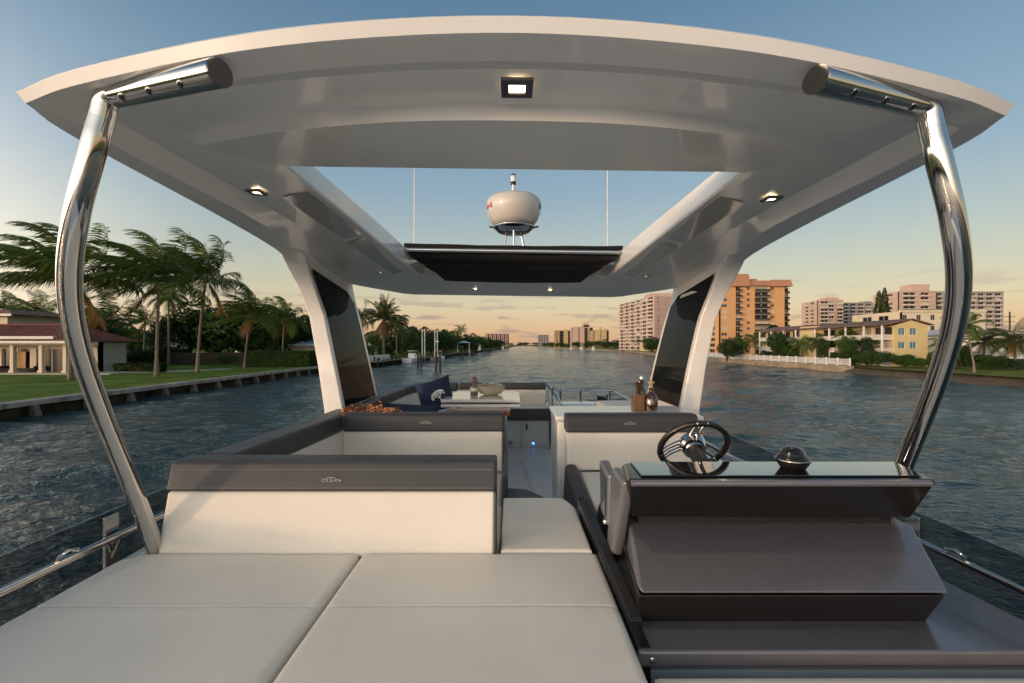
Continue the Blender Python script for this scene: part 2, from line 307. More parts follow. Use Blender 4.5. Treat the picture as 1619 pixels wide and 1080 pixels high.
def build_bank():
    V = []; F = []; yy = [10+i*1.5 for i in range(39)]; prof = [(-1.3,-.35),(-.5,.12),(.3,.42),(1.3,.6),(2.4,.86),(3.4,.94)]
    for y in yy:
        x = shore(SHR, y)
        for a, z in prof: V.append((x+a-.9+random.uniform(-.25,.25), y, z+random.uniform(-.06,.06)))
    n = len(prof)
    for i in range(len(yy)-1):
        for j in range(n-1): F.append([i*n+j, i*n+j+1, (i+1)*n+j+1, (i+1)*n+j])
    props(link('river_bank_slope', mesh('river_bank_slope', V, F, earth, 179)), kind='structure')
build_bank()

# ------------------------------------------------------------------ vegetation
bark = pm('palm_bark', (.19,.15,.11), .9, var=.25, vscale=2, bump=1.5, bscale=8, stretch=(1,1,6))
bark_d = pm('tree_bark', (.08,.06,.045), .9, var=.3, vscale=3, bump=1, bscale=10)
palm_leaf = foliage('coconut_frond_green', (.05,.10,.015), (.12,.16,.035))
palm_leaf2 = foliage('date_frond_green', (.055,.085,.02), (.10,.11,.035))
dead_leaf = foliage('dry_frond_brown', (.16,.09,.03), (.22,.13,.045))
leaf_g = foliage('broadleaf_green', (.022,.055,.010), (.06,.11,.022))
leaf_d = foliage('dark_leaf_green', (.014,.035,.008), (.04,.075,.018))
def frond_mb(length, phi, el, droop, wind, n=12, nl=24, leaf=.75, rng=random, width=.055):
    mb = MB(); p = Vector((0,0,0)); d = Vector((math.cos(phi)*math.cos(el), math.sin(phi)*math.cos(el), math.sin(el))); pts = [p.copy()]; ds = [d.copy()]
    st = length/n
    for i in range(n):
        s = i/n
        d = (d+Vector((0,0,-droop*(.03+.20*s)))+wind*(.06+.26*s)).normalized(); p = p+d*st; pts.append(p.copy()); ds.append(d.copy())
    mb.tube(pts, [.045*(1-.85*i/n) for i in range(n+1)], 3, cap=False)
    for k in range(nl):
        s = .12+.87*k/nl; f = s*n; i = min(int(f), n-1); q = pts[i].lerp(pts[i+1], f-i); dd = ds[i]
        side = dd.cross(Vector((0,0,1))); side = side.normalized() if side.length > .05 else Vector((1,0,0))
        ll = leaf*math.sin(math.pi*(.12+.80*s))**.7*rng.uniform(.85,1.15)
        for sg in (-1, 1):
            ld = (side*sg*.85+dd*.55+Vector((0,0,-.35*droop-.15+rng.uniform(-.2,.2)))+wind*.75).normalized()
            e = q+ld*ll; e2 = q+ld*ll*.5+Vector((0,0,.02)); w = dd*width*.5*ll/leaf*1.3
            e = e+Vector((0,0,-.18*ll))+wind*.15*ll
            mb.add([q-w*.4, q+w*.4, e2+w, e, e2-w], [[0,1,2,4],[4,2,3]])
    return mb
def palm(name, label, base, crown, R_, nf=20, wind=(-.9,.1,0), droop=1, group=None, leafm=None, separate=True, dead=1, leafn=50, upr=1.15, tr=.2, seed=0, nuts=True, lw=.042, leaf=1.05, cat='palm tree'):
    rng = random.Random(seed); base = Vector(base); crown = Vector(crown); t = thing(name, label, cat, base, group); leafm = leafm or palm_leaf
    top = crown-base; mid = Vector((top.x*.35, top.y*.35, top.z*.5)); K = [Vector((0,0,-.1)), Vector((top.x*.08,top.y*.08,top.z*.2)), mid, Vector((top.x*.72,top.y*.72,top.z*.8)), top]
    pts = catmull(K, 4); n = len(pts); rad = [tr*(1.35-.55*min(1, i/(n*.25))-.2*i/n) for i in range(n)]
    MB().tube(pts, rad, 9).build('trunk', bark, t, 179, world=False)
    wv = Vector(wind)
    for i in range(nf):
        phi = i*2.39996+rng.uniform(-.2,.2); el = upr-(1.75 if wind[0] > -.5 else 1.4)*(i/nf)+rng.uniform(-.1,.1); isd = i >= nf-dead
        L_ = R_*rng.uniform(.85,1.1)*(1 if not isd else .75)
        f = frond_mb(L_, phi, el if not isd else -.9, droop*(1 if not isd else .6), wv*(1 if not isd else .3), nl=leafn, leaf=leaf*R_/4, rng=rng, width=lw*R_/4*1.4)
        o = f.build('frond', dead_leaf if isd else leafm, t, world=False); o.location = top+Vector((0,0,rng.uniform(-.1,.15)))
    if nuts:
        for i in range(4):
            a = i*1.7+seed; m_ = MB().lathe([(.02,-.14),(.1,-.09),(.13,0),(.1,.09),(.02,.14)], top+Vector((math.cos(a)*.28, math.sin(a)*.28, -.28)), 7); m_.build('coconut', pm('coconut_husk', (.14,.10,.03), .7), t, 179, world=False)
    return t
def gp(u, v, Y, z): "ground point under pixel column u at distance Y"; return Vector(((u-810)/720*Y, Y, z))
WIND = (-.95, .15, .06)
palm('coconut_palm', 'tall windblown coconut palm at the far left, standing partly behind the curved steel pole', gp(112,600,42,LAND-.06), P(112,440,42), 7.2, 30, (-1.15,.15,.08), .6, seed=1, group='windblown coconut palms on the left lawn')
palm('coconut_palm', 'tall windblown coconut palm with a thick crown, just right of the left steel pole', gp(248,595,46,LAND-.06), P(252,446,46), 7.0, 34, (-1.15,.15,.08), .55, seed=2, group='windblown coconut palms on the left lawn')
palm('coconut_palm', 'slender tall coconut palm leaning right with swept crown, between its two neighbours on the lawn', gp(313,588,53.6,LAND-.06), P(326,442,53.6), 6.6, 30, (-1.1,.15,.08), .6, seed=3, group='windblown coconut palms on the left lawn')
palm('coconut_palm', 'shorter coconut palm on the lawn before the dark hedge and trees', gp(387,582,62,LAND-.06), P(398,500,62), 5.2, 24, WIND, .7, seed=4, group='windblown coconut palms on the left lawn', tr=.17)
palm('coconut_palm', 'bushy coconut palm beside the white roof pillar, over the clipped hedge', gp(447,575,74,LAND-.06), P(450,505,74), 5.2, 28, WIND, .9, seed=5, group='windblown coconut palms on the left lawn', tr=.16)
palm('coconut_palm', 'round-headed palm with hanging fronds behind the two tall lawn palms', gp(267,575,72,LAND-.06), P(267,470,72), 3.9, 22, (-.3,.1,0), 1.6, seed=6, group='palms behind the red-roofed house', tr=.2)
palm('coconut_palm', 'bushy palm rising behind the end of the red tiled roof', gp(165,575,70,LAND-.06), P(166,508,70), 5.6, 26, (-.75,.1,.1), .9, seed=7, group='palms behind the red-roofed house')
palm('coconut_palm', 'small palm between the tiled roof and the pale blue roof', gp(228,575,84,LAND-.06), P(230,510,84), 4.6, 18, (-.7,.1,.1), .9, seed=8, group='palms behind the red-roofed house')
palm('coconut_palm', 'palm head showing above the upper storey at the left edge of the photo', gp(18,575,78,LAND-.06), P(10,490,78), 4.6, 18, (-.7,.1,.1), .9, seed=9, group='palms behind the red-roofed house')
palm('coconut_palm', 'palm behind the red roof seen left of the steel pole', gp(60,575,74,LAND-.06), P(62,500,74), 5.2, 22, (-.7,.1,.1), .9, seed=10, group='palms behind the red-roofed house')
palm('date_palm', 'big date palm with stiff radiating fronds seen just inside the left roof pillar', gp(607,560,110,LAND-.06), P(607,505,110), 6.2, 34, (0,0,0), .85, seed=11, leafm=palm_leaf2, dead=7, upr=1.45, tr=.38, nuts=False, lw=.05, leaf=.75)
palm('coconut_palm', 'palm with a swept round crown left of the big date palm', gp(573,560,112,LAND-.06), P(574,500,112), 4.6, 22, (-.45,.1,0), 1.2, seed=12, group='palms near the left docks', tr=.22)
palm('coconut_palm', 'palm with hanging fronds right of the big date palm', gp(628,560,118,LAND-.06), P(627,512,118), 4.8, 22, (.1,.1,0), 1.6, seed=13, group='palms near the left docks', tr=.22)
palm('cabbage_palm', 'lone palm with a round head above the distant left tree line', gp(729,555,260,LAND-.06), P(729,521,260), 5.2, 24, (0,0,0), .9, seed=14, nuts=False, leafn=12, lw=.09, tr=.35)
palm('coconut_palm', 'leaning palm on the right lawn seen outside the right steel pole', gp(1541,590,53,RLAND), P(1527,516,54), 2.7, 18, (-.3,.1,0), 1.2, seed=15, group='palms on the right bank', tr=.13, leaf=1.0)
palm('date_palm', 'full dark palm between the leaning palm and the right edge', gp(1556,580,66,RLAND), P(1556,540,66), 3.0, 26, (-.1,0,0), .9, seed=16, group='palms on the right bank', leafm=palm_leaf2, nuts=False, tr=.2, leaf=1.0)
palm('date_palm', 'wide olive palm at the right edge of the photo', gp(1606,585,60,RLAND), P(1604,540,60), 3.5, 26, (-.2,0,0), 1.1, seed=17, group='palms on the right bank', leafm=palm_leaf2, nuts=False, tr=.22, leaf=1.0)
RP = [(1266,543,86,1.9,'small palm before the left wing of the yellow apartments'),(1292,541,84,1.9,'palm at the yellow stair tower of the apartments'),(1310,536,84,2.2,'palm with a full head just right of the yellow stair tower'),
      (1343,530,78,2.1,'tall slim palm before the balconies, left of the pair'),(1358,531,77,2.2,'tall slim palm before the balconies, right of the pair'),(1385,543,74,1.8,'drooping palm near the white balcony end'),
      (1403,548,72,1.6,'little palm beside the gable wall windows'),(1498,548,60,1.7,'small palm just right of the right steel pole'),(1195,536,112,2.6,'palm at the foot of the orange tower')]
for i, (u, v, Y, r_, lb) in enumerate(RP):
    x = max((u-810)/720*Y, shore(SHR, Y)+.8); Y2 = Y if x == (u-810)/720*Y else x*720/(u-810)
    palm('coconut_palm', lb, (x, Y2, RLAND), P(u, v, Y2), r_*1.4, 20, (-.25,.1,0), 1.2, seed=30+i, group='small palms round the yellow apartments', leafn=12, dead=1, nuts=False, tr=.12, lw=.11, leaf=1.1)

def crown_mesh(name, nlobes, nleaf, size, mat_, seed, flat=.75):
    rng = random.Random(seed); V = []; F = []; lobes = []
    for i in range(nlobes):
        a = rng.uniform(0, 6.28); r = rng.uniform(0, .68)**.8; lobes.append((Vector((math.cos(a)*r, math.sin(a)*r, rng.uniform(-.35,.5)*flat)), rng.uniform(.26,.46)))
    for k in range(nleaf):
        c, r = rng.choice(lobes); n = Vector((rng.gauss(0,1), rng.gauss(0,1), rng.gauss(0,1)+.25)).normalized(); p = c+Vector((n.x, n.y, n.z*.8))*r*(1-abs(rng.gauss(0,.16)))
        t = (n+Vector((rng.gauss(0,.6), rng.gauss(0,.6), rng.gauss(0,.6)))).normalized(); a = t.cross(Vector((rng.gauss(0,1), rng.gauss(0,1), rng.gauss(0,1)))).normalized(); b = t.cross(a)
        s = size*rng.uniform(.6,1.4); i0 = len(V); V += [p-a*s, p-b*s*.45+a*.1*s, p+a*s, p+b*s*.45]; F.append([i0,i0+1,i0+2,i0+3])
    return mesh(name, V, F, mat_)
CR = [crown_mesh('crown', 19, 9000, .042, leaf_g, 1), crown_mesh('crown', 17, 8500, .042, leaf_d, 2), crown_mesh('crown', 22, 9500, .038, leaf_g, 3, .6), crown_mesh('crown', 16, 8000, .045, leaf_d, 4, .9)]
CF = [crown_mesh('crown', 11, 1100, .075, leaf_d, 5), crown_mesh('crown', 13, 1200, .07, leaf_g, 6, .7), crown_mesh('crown', 9, 1000, .08, leaf_d, 8, .9)]
def trunk_mesh(seed):
    rng = random.Random(seed); mb = MB(); mb.tube([(0,0,-.05),(.01,0,.25),(.03,.01,.5),(.02,.02,.8)], [.05,.035,.03,.02], 7)
    for i in range(5):
        a = i*1.3+rng.random(); mb.tube([(.02,0,.38+.06*i), (.18*math.cos(a),.18*math.sin(a),.6+.04*i), (.36*math.cos(a),.36*math.sin(a),.78+.03*i)], [.02,.013,.006], 5)
    return mesh('trunk', mb.V, mb.F, bark_d, 179)
TM = [trunk_mesh(s) for s in range(3)]
def tree(label, base, h, w, k=0, far=False, group=None, name='broadleaf_tree', wy=None, low=.25, cat='tree'):
    t = thing(name, label, cat, base, group)
    cr = link('crown', (CF if far else CR)[k % (3 if far else 4)], t); hh = h*(1-low)/1.28; cr.scale = (w/2*1.1, (wy or w)/2*1.1, hh); cr.location = (0,0,h*low+hh*.52); cr.rotation_euler = (0,0,k*1.37)
    tk = link('trunk', TM[k % 3], t); tk.scale = (h*.9, h*.9, h*.85); return t
def tuv(label, u, vt, vb, wpx, Y, k=0, z=None, **kw):
    "tree whose crown spans vt..vb and wpx in the photograph at distance Y"
    z = (LAND-.06 if u < 810 else RLAND) if z is None else z
    top = EYE-(vt-545)/720*Y; bot = EYE-(vb-545)/720*Y; h = (top-z)*1.1
    return tree(label, gp(u, 0, Y, z), h, wpx/720*Y, k, low=max(.02, min(.6, (bot-z)/h)), **kw)
G1 = 'broadleaf trees behind the left lawn'
for i, (u, vt, vb, w, Y, lb) in enumerate([(345,478,566,150,82,'broad dark evergreen tree filling the view behind the slender palm'),(300,490,565,90,78,'dense green tree left of the slender palm trunk'),(395,498,565,90,88,'dark tree behind the shorter lawn palm'),
        (470,500,560,80,95,'dark tree against the white roof pillar'),(425,515,565,70,84,'round dark shrub tree over the hedge'),(140,500,560,110,95,'dark tree behind the red roof'),(210,515,566,80,98,'low tree behind the pale blue roof'),
        (50,495,560,110,98,'dark tree above the red roof at the left'),(-20,490,560,110,98,'tree at the very left edge behind the house'),(225,552,582,60,72,'low dark bush at the end of the house'),(262,545,580,60,76,'dark bush in the gap between the two tallest palms')]):
    tuv(lb, u, vt, vb, w, Y, i, group=G1)
tuv('small light green bush at the foot of the big dark tree', 355, 560, 577, 34, 66, 2, group=G1, name='bush', cat='bush')
G2 = 'trees along the left waterway'
NM = ['first','second','third','fourth','fifth','sixth','seventh','eighth','ninth','tenth','eleventh','twelfth']
rng = random.Random(5)
for i, (u, vt, w, Y, lb) in enumerate([(560,528,46,104,'dark tree under the swept palm left of the date palm'),(590,520,50,125,'dark tree left of the date palm trunk'),(620,528,50,122,'dark tree right of the date palm trunk'),(645,522,50,135,'dark tree left of the white dock poles'),(575,545,40,96,'green shrub by the pillar at the wall'),
        (668,518,46,150,'tree behind the white dock poles'),(692,521,46,160,'tree right of the white dock poles'),(712,527,40,175,'olive tree right of the dock poles before the lone palm'),(735,530,40,200,'tree under the lone round palm'),(750,530,34,230,'tree behind the little white boathouse'),
        (764,531,30,260,'dark tree right of the little white boathouse'),(777,535,28,310,'tree under the distant pink building'),(788,537,26,380,'last tall tree before the far water opening'),(655,532,50,120,'low dark shrub tree behind the dock')]):
    tuv(lb, u, vt, EYE and 572-(0 if Y < 130 else min(14, (Y-130)*.1)), w, Y, i, far=True, group=G2)
for i in range(34):
    Y = 150*(1.045**i)+rng.uniform(-4,4); x = shore(SHL, Y)-rng.uniform(5,16)-Y*.012; h = rng.uniform(7,11); tree('dark tree in the row that follows the left bank into the distance', (x, Y, LAND-.06), h, h*rng.uniform(1.1,1.5), i, True, 'row of trees far along the left bank', low=.08)
for i in range(34):
    Y = 215*(1.05**i)+rng.uniform(-4,4); x = shore(SHR, Y)+rng.uniform(4,12)+Y*.01; h = rng.uniform(5,8.5); tree('dark tree in the row that follows the right bank into the distance', (x, Y, RLAND), h, h*rng.uniform(1.2,1.6), i, True, 'row of trees far along the right bank', low=.05)
for i in range(26):
    x = -260+i*26+rng.uniform(-6,6); h = rng.uniform(8,13); tree('tree in the hazy row closing the waterway at the horizon', (x, 1510+rng.uniform(0,40), 1.2), h, h*2.6, i, True, 'trees closing the waterway at the horizon', low=.02)
G3 = 'trees on the right bank'
for i, (u, vt, vb, w, Y, lb) in enumerate([(1030,540,560,30,205,'dark tree before the pink tower corner seen by the pillar'),(1150,535,578,40,96,'dark tree beside the right pillar before the orange tower'),(1166,530,572,36,104,'tall bushy tree at the left foot of the orange tower'),(1232,528,573,38,90,'round green tree before the white-posted end of the yellow apartments'),
        (1248,545,574,30,88,'low green bush behind the white railing'),(1215,555,575,26,98,'small bush behind the railing under the tower'),(1378,552,585,52,68,'wide dark green shrub beside the gable wall'),(1352,556,585,34,71,'dark shrub left of the wide one'),(1425,560,588,34,66,'dark shrub under the blue windows'),
        (1335,552,582,34,76,'shrub between the tall slim palms and the railing end'),(1490,552,590,44,62,'dark shrub behind the right steel pole'),(1515,548,590,44,60,'broad shrub left of the leaning palm'),(1550,560,592,60,60,'low dark shrub row under the full dark palm'),(1590,566,590,40,58,'low shrub near the right edge'),(1338,528,584,26,74,'slim leafy tree before the balconies of the yellow apartments'),(1372,535,584,24,71,'second slim tree before the balconies, nearer the gable end'),(1306,534,578,24,82,'leafy tree before the yellow stair tower'),(1225,515,530,24,130,'tree top over the left roof of the apartments'),(1455,565,590,34,63,'shrub left of the steel pole under the gable')]):
    tuv(lb, u, vt, vb, w, Y, i, group=G3)
# Norfolk pines
def norfolk(label, u, vt, Y, seed):
    rng = random.Random(seed); z = RLAND; h = EYE-(vt-545)/720*Y-z; t = thing('norfolk_pine', label, 'pine tree', gp(u,0,Y,z), 'pair of tall pines behind the yellow apartments')
    MB().tube([(0,0,0),(0,0,h*.5),(.1,0,h)], [.35,.22,.04], 7).build('trunk', bark_d, t, 179, world=False)
    mb = MB()
    for i in range(36):
        f = i/36; zz = h*(.25+.73*f); L_ = (1-f)**.75*3.0+.25
        for k in range(6):
            a = k*1.047+i*.4+rng.uniform(-.2,.2); d = Vector((math.cos(a), math.sin(a), .25)); e = Vector((0,0,zz))+d*L_*rng.uniform(.7,1.05); s = Vector((-math.sin(a), math.cos(a), 0))*.32
            mb.add([(0,0,zz-.1), Vector((0,0,zz))+d*L_*.5+s+Vector((0,0,-.2)), e, Vector((0,0,zz))+d*L_*.5-s+Vector((0,0,.15))], [[0,1,2,3]])
            mb.add([Vector((0,0,zz))+d*L_*.3, Vector((0,0,zz+.5))+d*L_*.6, e+Vector((0,0,.5)), e], [[0,1,2,3]])
    mb.build('crown', leaf_d, t, world=False)
norfolk('left one of two tall dark pines rising above the yellow apartment roof', 1390, 458, 170, 1); norfolk('right one of two tall dark pines, the taller, above the yellow apartment roof', 1399, 453, 172, 2)
# clipped hedge and board fence at the back of the lawn
def leafbox(x0,x1,y0,y1,z0,z1,n,s,seed):
    rng = random.Random(seed); mb = MB(); mb.box(x0+.1,x1-.1,y0+.1,y1-.1,z0,z1-.1)
    for i in range(n):
        p = Vector((rng.uniform(x0,x1), rng.uniform(y0,y1), rng.uniform(z0,z1))); f = rng.randrange(3)
        if f == 0: p.y = y0+rng.uniform(-.06,.1)
        elif f == 1: p.z = z1+rng.uniform(-.12,.05)
        else: p.x = (x1 if x1 < 0 else x0)+rng.uniform(-.08,.08)
        a = Vector((rng.gauss(0,1),rng.gauss(0,1),rng.gauss(0,1))).normalized()*s; b = a.cross(Vector((rng.gauss(0,1),rng.gauss(0,1),rng.gauss(0,1)))).normalized()*s*.6
        mb.add([p-a,p-b,p+a,p+b], [[0,1,2,3]])
    return mb
props(leafbox(-39,-29.5,66,69.5,LAND-.06,LAND+2.2,6000,.13,1).build('hedge', leaf_g), 'tall clipped green hedge at the far end of the lawn by the seawall', 'hedge')
props(leafbox(-46.5,-41,53,54,LAND-.06,LAND+.95,2500,.1,2).build('hedge', leaf_d), 'low dark hedge under the end windows of the red-roofed house', 'hedge')
fw = pm('dark_stained_boards', (.035,.025,.02), .8, var=.3, vscale=3)
fe = thing('board_fence', 'dark board fence behind the lawn under the big trees', 'fence', (-60,74,LAND))
for i in range(72): MB().box(-62+i*.36,-62+i*.36+.33,74,74.05,LAND-.1,LAND+1.9+random.uniform(-.03,.03)).build('board', fw, fe)
# ------------------------------------------------------------------ buildings
def wallmat(n, c, **k): return pm(n, c, .85, var=.08, vscale=.25, bump=.3, bscale=4, detail=6, **k)
w_orange = wallmat('apricot_render', (.60,.33,.15)); w_pink = wallmat('pink_render', (.50,.36,.30)); w_cream = wallmat('cream_render', (.62,.55,.42)); w_yellow = wallmat('yellow_render', (.62,.50,.26)); w_tan = wallmat('tan_render', (.50,.37,.20))
w_white = wallmat('white_render', (.72,.70,.66)); w_grey = wallmat('grey_render', (.27,.27,.27)); w_rose = wallmat('terracotta_trim', (.40,.20,.12)); w_green = wallmat('green_parapet', (.16,.30,.24))
rail_m = pm('pale_balcony_rail', (.55,.50,.45), .6, var=.1); pane_m = pm('window_pane', (.02,.028,.035), .12, var=.3, vscale=.4, spec=.6, objrand=.5)
slide_m = pm('shaded_sliding_door', (.025,.023,.022), .25, var=.4, vscale=.5, spec=.2, objrand=.5); curtain = pm('drawn_curtain_pane', (.45,.40,.33), .5, var=.1, objrand=.3)
blue_sh = pm('blue_shutter', (.06,.20,.30), .5, var=.1)
def unit_window(name, pm_, fm):
    mb = MB(); mb.box(0,1,.02,.05,0,1,0); mb.box(-.03,1.03,-.02,.02,-.05,.02,1); mb.box(-.03,1.03,-.02,.02,.98,1.04,1); mb.box(-.03,.03,-.021,.021,.02,.98,1); mb.box(.97,1.03,-.021,.021,.02,.98,1); mb.box(.48,.52,-.01,.02,.02,.98,1)
    return mesh(name, mb.V, mb.F, [pm_, fm], fm=mb.M)
UW = [unit_window('window', pane_m, rail_m), unit_window('window', curtain, rail_m), unit_window('window', slide_m, rail_m), unit_window('window', blue_sh, w_white)]
def facade(t, A, B, z0, z1, floors, bays, wall, trim=None, rail=None, seed=0, join=False, bal=1.1, wins=(0,0,0,1), slabm=None):
    rng = random.Random(seed); A = Vector((*A,0)); B = Vector((*B,0)); d = (B-A); Lh = d.length; d.normalize(); inn = Vector((-d.y, d.x, 0)); M = Matrix((( d.x, inn.x, 0, A.x),(d.y, inn.y, 0, A.y),(0,0,1,z0),(0,0,0,1)))
    H = (z1-z0)/floors; tot = sum(b[0] for b in bays); x = 0; walls = MB(); org = ORG[t.name]; trim = trim or wall; rail = rail or rail_m; jm = MB()
    bm_cache = {}
    def place(me, X, Y, Z, s, name):
        if join:
            src = [Vector((v.co.x*s[0]+X, v.co.y*s[1]+Y, v.co.z*s[2]+Z)) for v in me.vertices]; jm.add([M @ v for v in src], [list(p.vertices) for p in me.polygons], 0); return
        o = link(name, me, t); o.matrix_local = Matrix.Translation(-org) @ M @ Matrix.Translation((X,Y,Z)) @ Matrix.Diagonal((*s,1))
    for w, ty in bays:
        w = w/tot*Lh
        if ty == 's': walls.box(x, x+w, 0, .35, 0, z1-z0)
        elif ty == 'w':
            walls.box(x, x+w*.2, 0, .35, 0, z1-z0); walls.box(x+w*.8, x+w, 0, .35, 0, z1-z0)
            for f in range(floors+1):
                a = f*H-.22*H if f else 0; b = f*H+.3*H if f < floors else f*H
                walls.box(x+w*.2, x+w*.8, .003, .35, a, b)
            for f in range(floors): place(UW[rng.choice(wins)], x+w*.2, .16, f*H+.3*H, (w*.6, 1, H*.48), 'window')
        elif ty == 'd':
            walls.box(x, x+w*.05, 0, .35, 0, z1-z0); walls.box(x+w*.95, x+w, 0, .35, 0, z1-z0)
            for f in range(floors): walls.box(x+w*.05, x+w*.95, .003, .35, f*H+H*.8, f*H+H); place(UW[2 if rng.random() < .85 else 0], x+w*.05, .2, f*H+.05, (w*.9, 1, H*.79), 'window')
        elif ty == 'b':
            walls.box(x, x+w*.04, 0, .35, 0, z1-z0); walls.box(x+w*.96, x+w, 0, .35, 0, z1-z0)
            key = round(w,3)
            if key not in bm_cache:
                mb = MB(); mb.box(0, w*.92, -bal, .3, -.12, .06, 0); mb.box(0, w*.92, -bal, -bal+.06, .06, .06+H*.30, 1); mb.box(0,.05,-bal+.06,.0,.06,.06+H*.30,1); mb.box(w*.92-.05,w*.92,-bal+.06,.0,.06,.06+H*.30,1)
                bm_cache[key] = mesh('balcony', mb.V, mb.F, [slabm or trim, rail], fm=mb.M)
            for f in range(floors):
                place(UW[2 if rng.random() < .8 else 1], x+w*.04, .30, f*H+.07, (w*.92, 1, H*.85), 'window')
                place(bm_cache[key], x+w*.04, 0, f*H, (1,1,1), 'balcony')
                walls.box(x+w*.04, x+w*.96, .003, .35, f*H+H*.88, f*H+H)
        x += w
    walls.move(M).build('facade_wall', wall, t)
    if join and jm.V: o = jm.build('window', [slide_m], t); o['kind'] = 'stuff'
def core(t, poly, z0, z1, m, name='wall'): return MB().prism(poly, z0, z1).build(name, m, t)
def rect(x0,x1,y0,y1): return [(x0,y0),(x1,y0),(x1,y1),(x0,y1)]
# orange tower
def X(u, Y): return (u-810)/720*Y
def Zv(v, Y): return EYE-(v-545)/720*Y
Y=150; t = thing('apartment_tower', 'tall orange sunlit apartment tower with a dark balcony stack, right of the white pillar', 'tower', (X(1141,Y),Y,RLAND))
x0,x1 = X(1138,Y), X(1241,Y); zt = Zv(452,Y)
core(t, rect(x0+.4,x1-.4,Y+.4,Y+20), RLAND, zt-.01, w_orange)
facade(t, (x0,Y), (x1,Y), RLAND, zt, 12, [(15,'w'),(10,'s'),(8,'b'),(8,'s'),(8,'w'),(5,'s'),(23,'b'),(10,'w'),(14,'s')], w_orange, w_cream, rail=slide_m, seed=1, slabm=w_grey)
facade(t, (x0,Y+20), (x0,Y), RLAND, zt, 12, [(3,'s'),(4,'w'),(4,'w'),(4,'b'),(3,'s')], w_orange, seed=2)
core(t, rect(x1-.39,X(1247,Y+3),Y+3,Y+16), RLAND, zt-.4, w_orange, 'wing')
facade(t, (x1,Y+2.6), (X(1247,Y+2.6),Y+2.6), RLAND, zt-.4, 12, [(1,'b')], w_rose, rail=slide_m, seed=3)
for (a,b,v) in ((1157,1183,434),(1218,1249,443),(1183,1218,444)):
    mb = MB(); d_ = .9 if v != 444 else .3; zb = zt-.3 if v != 444 else zt; za = Zv(v,Y); mb.hexa([(X(a,Y)-.3,Y-.5-d_,zb),(X(b,Y)+.3,Y-.5-d_,zb),(X(b,Y)+.3,Y+19,zb),(X(a,Y)-.3,Y+19,zb)], [(X(a,Y)+.2,Y-d_,za),(X(b,Y)-.2,Y-d_,za),(X(b,Y)-.2,Y+18,za),(X(a,Y)+.2,Y+18,za)]); mb.build('roof_parapet', w_rose, t)
MB().box(X(1200,Y),X(1208,Y),Y+4,Y+8,zt+.5,Zv(438,Y)).build('plant_room', w_orange, t)
# pink tower seen left of the right pillar
t = thing('apartment_tower', 'pink high-rise with rows of balconies seen between the hardtop and the right white pillar', 'tower', (75,240,RLAND)); zt = Zv(468,240)
core(t, [(69.5,292.5),(75.4,240.6),(91,245.4),(86,296)], RLAND, zt-.01, w_pink)
facade(t, (69,293), (75,240), RLAND, zt, 14, [(1,'s'),(3,'b'),(2,'w'),(3,'b'),(2,'w'),(3,'b'),(2,'w'),(3,'b'),(2,'w'),(3,'b'),(1,'s'),(4,'b'),(1,'s')], w_pink, w_cream, seed=4)
facade(t, (75,240), (91.5,245), RLAND, zt, 14, [(2,'s'),(1.2,'w'),(14,'s')], w_pink, seed=5)
MB().box(76,88,250,262,zt,zt+2.6).build('plant_room', w_pink, t)
def condo(label, u0, u1, vt, Y, floors, bays, wall, depth=18, seed=0, join=True, block=None, u_side=0, name='apartment_block', **k):
    x0, x1 = X(u0,Y), X(u1,Y); zt = Zv(vt,Y); t = thing(name, label, 'apartment building', (x0,Y,RLAND))
    core(t, rect(x0+.4,x1-.4,Y+.4,Y+depth), RLAND, zt+.3, wall); facade(t, (x0,Y),(x1,Y), RLAND, zt, floors, bays, wall, seed=seed, join=join, **k)
    if x0 > 0: facade(t, (x0,Y+depth),(x0,Y), RLAND, zt, floors, [(1,'s'),(2,'w'),(2,'w'),(1,'s')], wall, seed=seed+9, join=join)
    else: facade(t, (x1,Y),(x1,Y+depth), RLAND, zt, floors, [(1,'s'),(2,'w'),(2,'w'),(1,'s')], wall, seed=seed+9, join=join)
    for b in (block or []): MB().box(X(b[0],Y),X(b[1],Y),Y+2,Y+10,zt+.301,Zv(b[2],Y)).build('plant_room', wall, t)
    MB().box(x0-.2,x1+.2,Y-.3,Y+.6,zt,zt+.7).build('parapet', wall, t); return t
BB = [(1,'s'),(2,'b'),(1,'w'),(2,'b'),(1,'w')]
condo('pale pink apartment slab left of the pair of tall pines', 1293, 1333, 476, 330, 13, [(1,'s'),(3,'b'),(2,'b'),(1,'s'),(2,'b')], w_pink, seed=6, join=False, block=[(1310,1330,470)])
condo('low grey wing of the far apartment slab right behind the pines', 1333, 1418, 480, 345, 13, [(1,'b'),(.4,'s')]*7, w_grey, seed=7, join=False, block=[(1372,1382,476)])
condo('sunlit pink end of the far right apartment slab, left of the steel pole', 1421, 1480, 462, 260, 13, [(1,'s'),(3,'b'),(1,'s'),(2,'b'),(1.5,'s')], w_pink, seed=8, join=False, block=[(1447,1475,449)])
condo('long grey far right apartment slab with white balconies, right of the steel pole', 1480, 1587, 463, 266, 13, [(1,'b'),(.4,'s')]*8, w_grey, seed=9, join=False)
condo('ochre block far down the right bank, left of the white and yellow one', 878, 905, 523, 620, 9, [(1,'w'),(1,'b'),(1,'s'),(1,'b')], w_tan, seed=10, block=[(893,899,521)])
condo('white and apricot tower far down the right bank with a dark rooftop box', 905, 938, 518, 520, 10, [(1.5,'s'),(1,'w'),(1,'s'),(1,'b'),(.5,'s'),(1,'b')], w_pink, seed=11, block=[(921,934,514),(924,932,510)])
condo('broad ochre block far down the right bank, beside the white tower', 938, 963, 523, 500, 9, [(1,'w'),(2,'s'),(1,'w'),(2,'s'),(1,'b')], w_tan, seed=12, block=[(950,953,517),(959,963,520)])
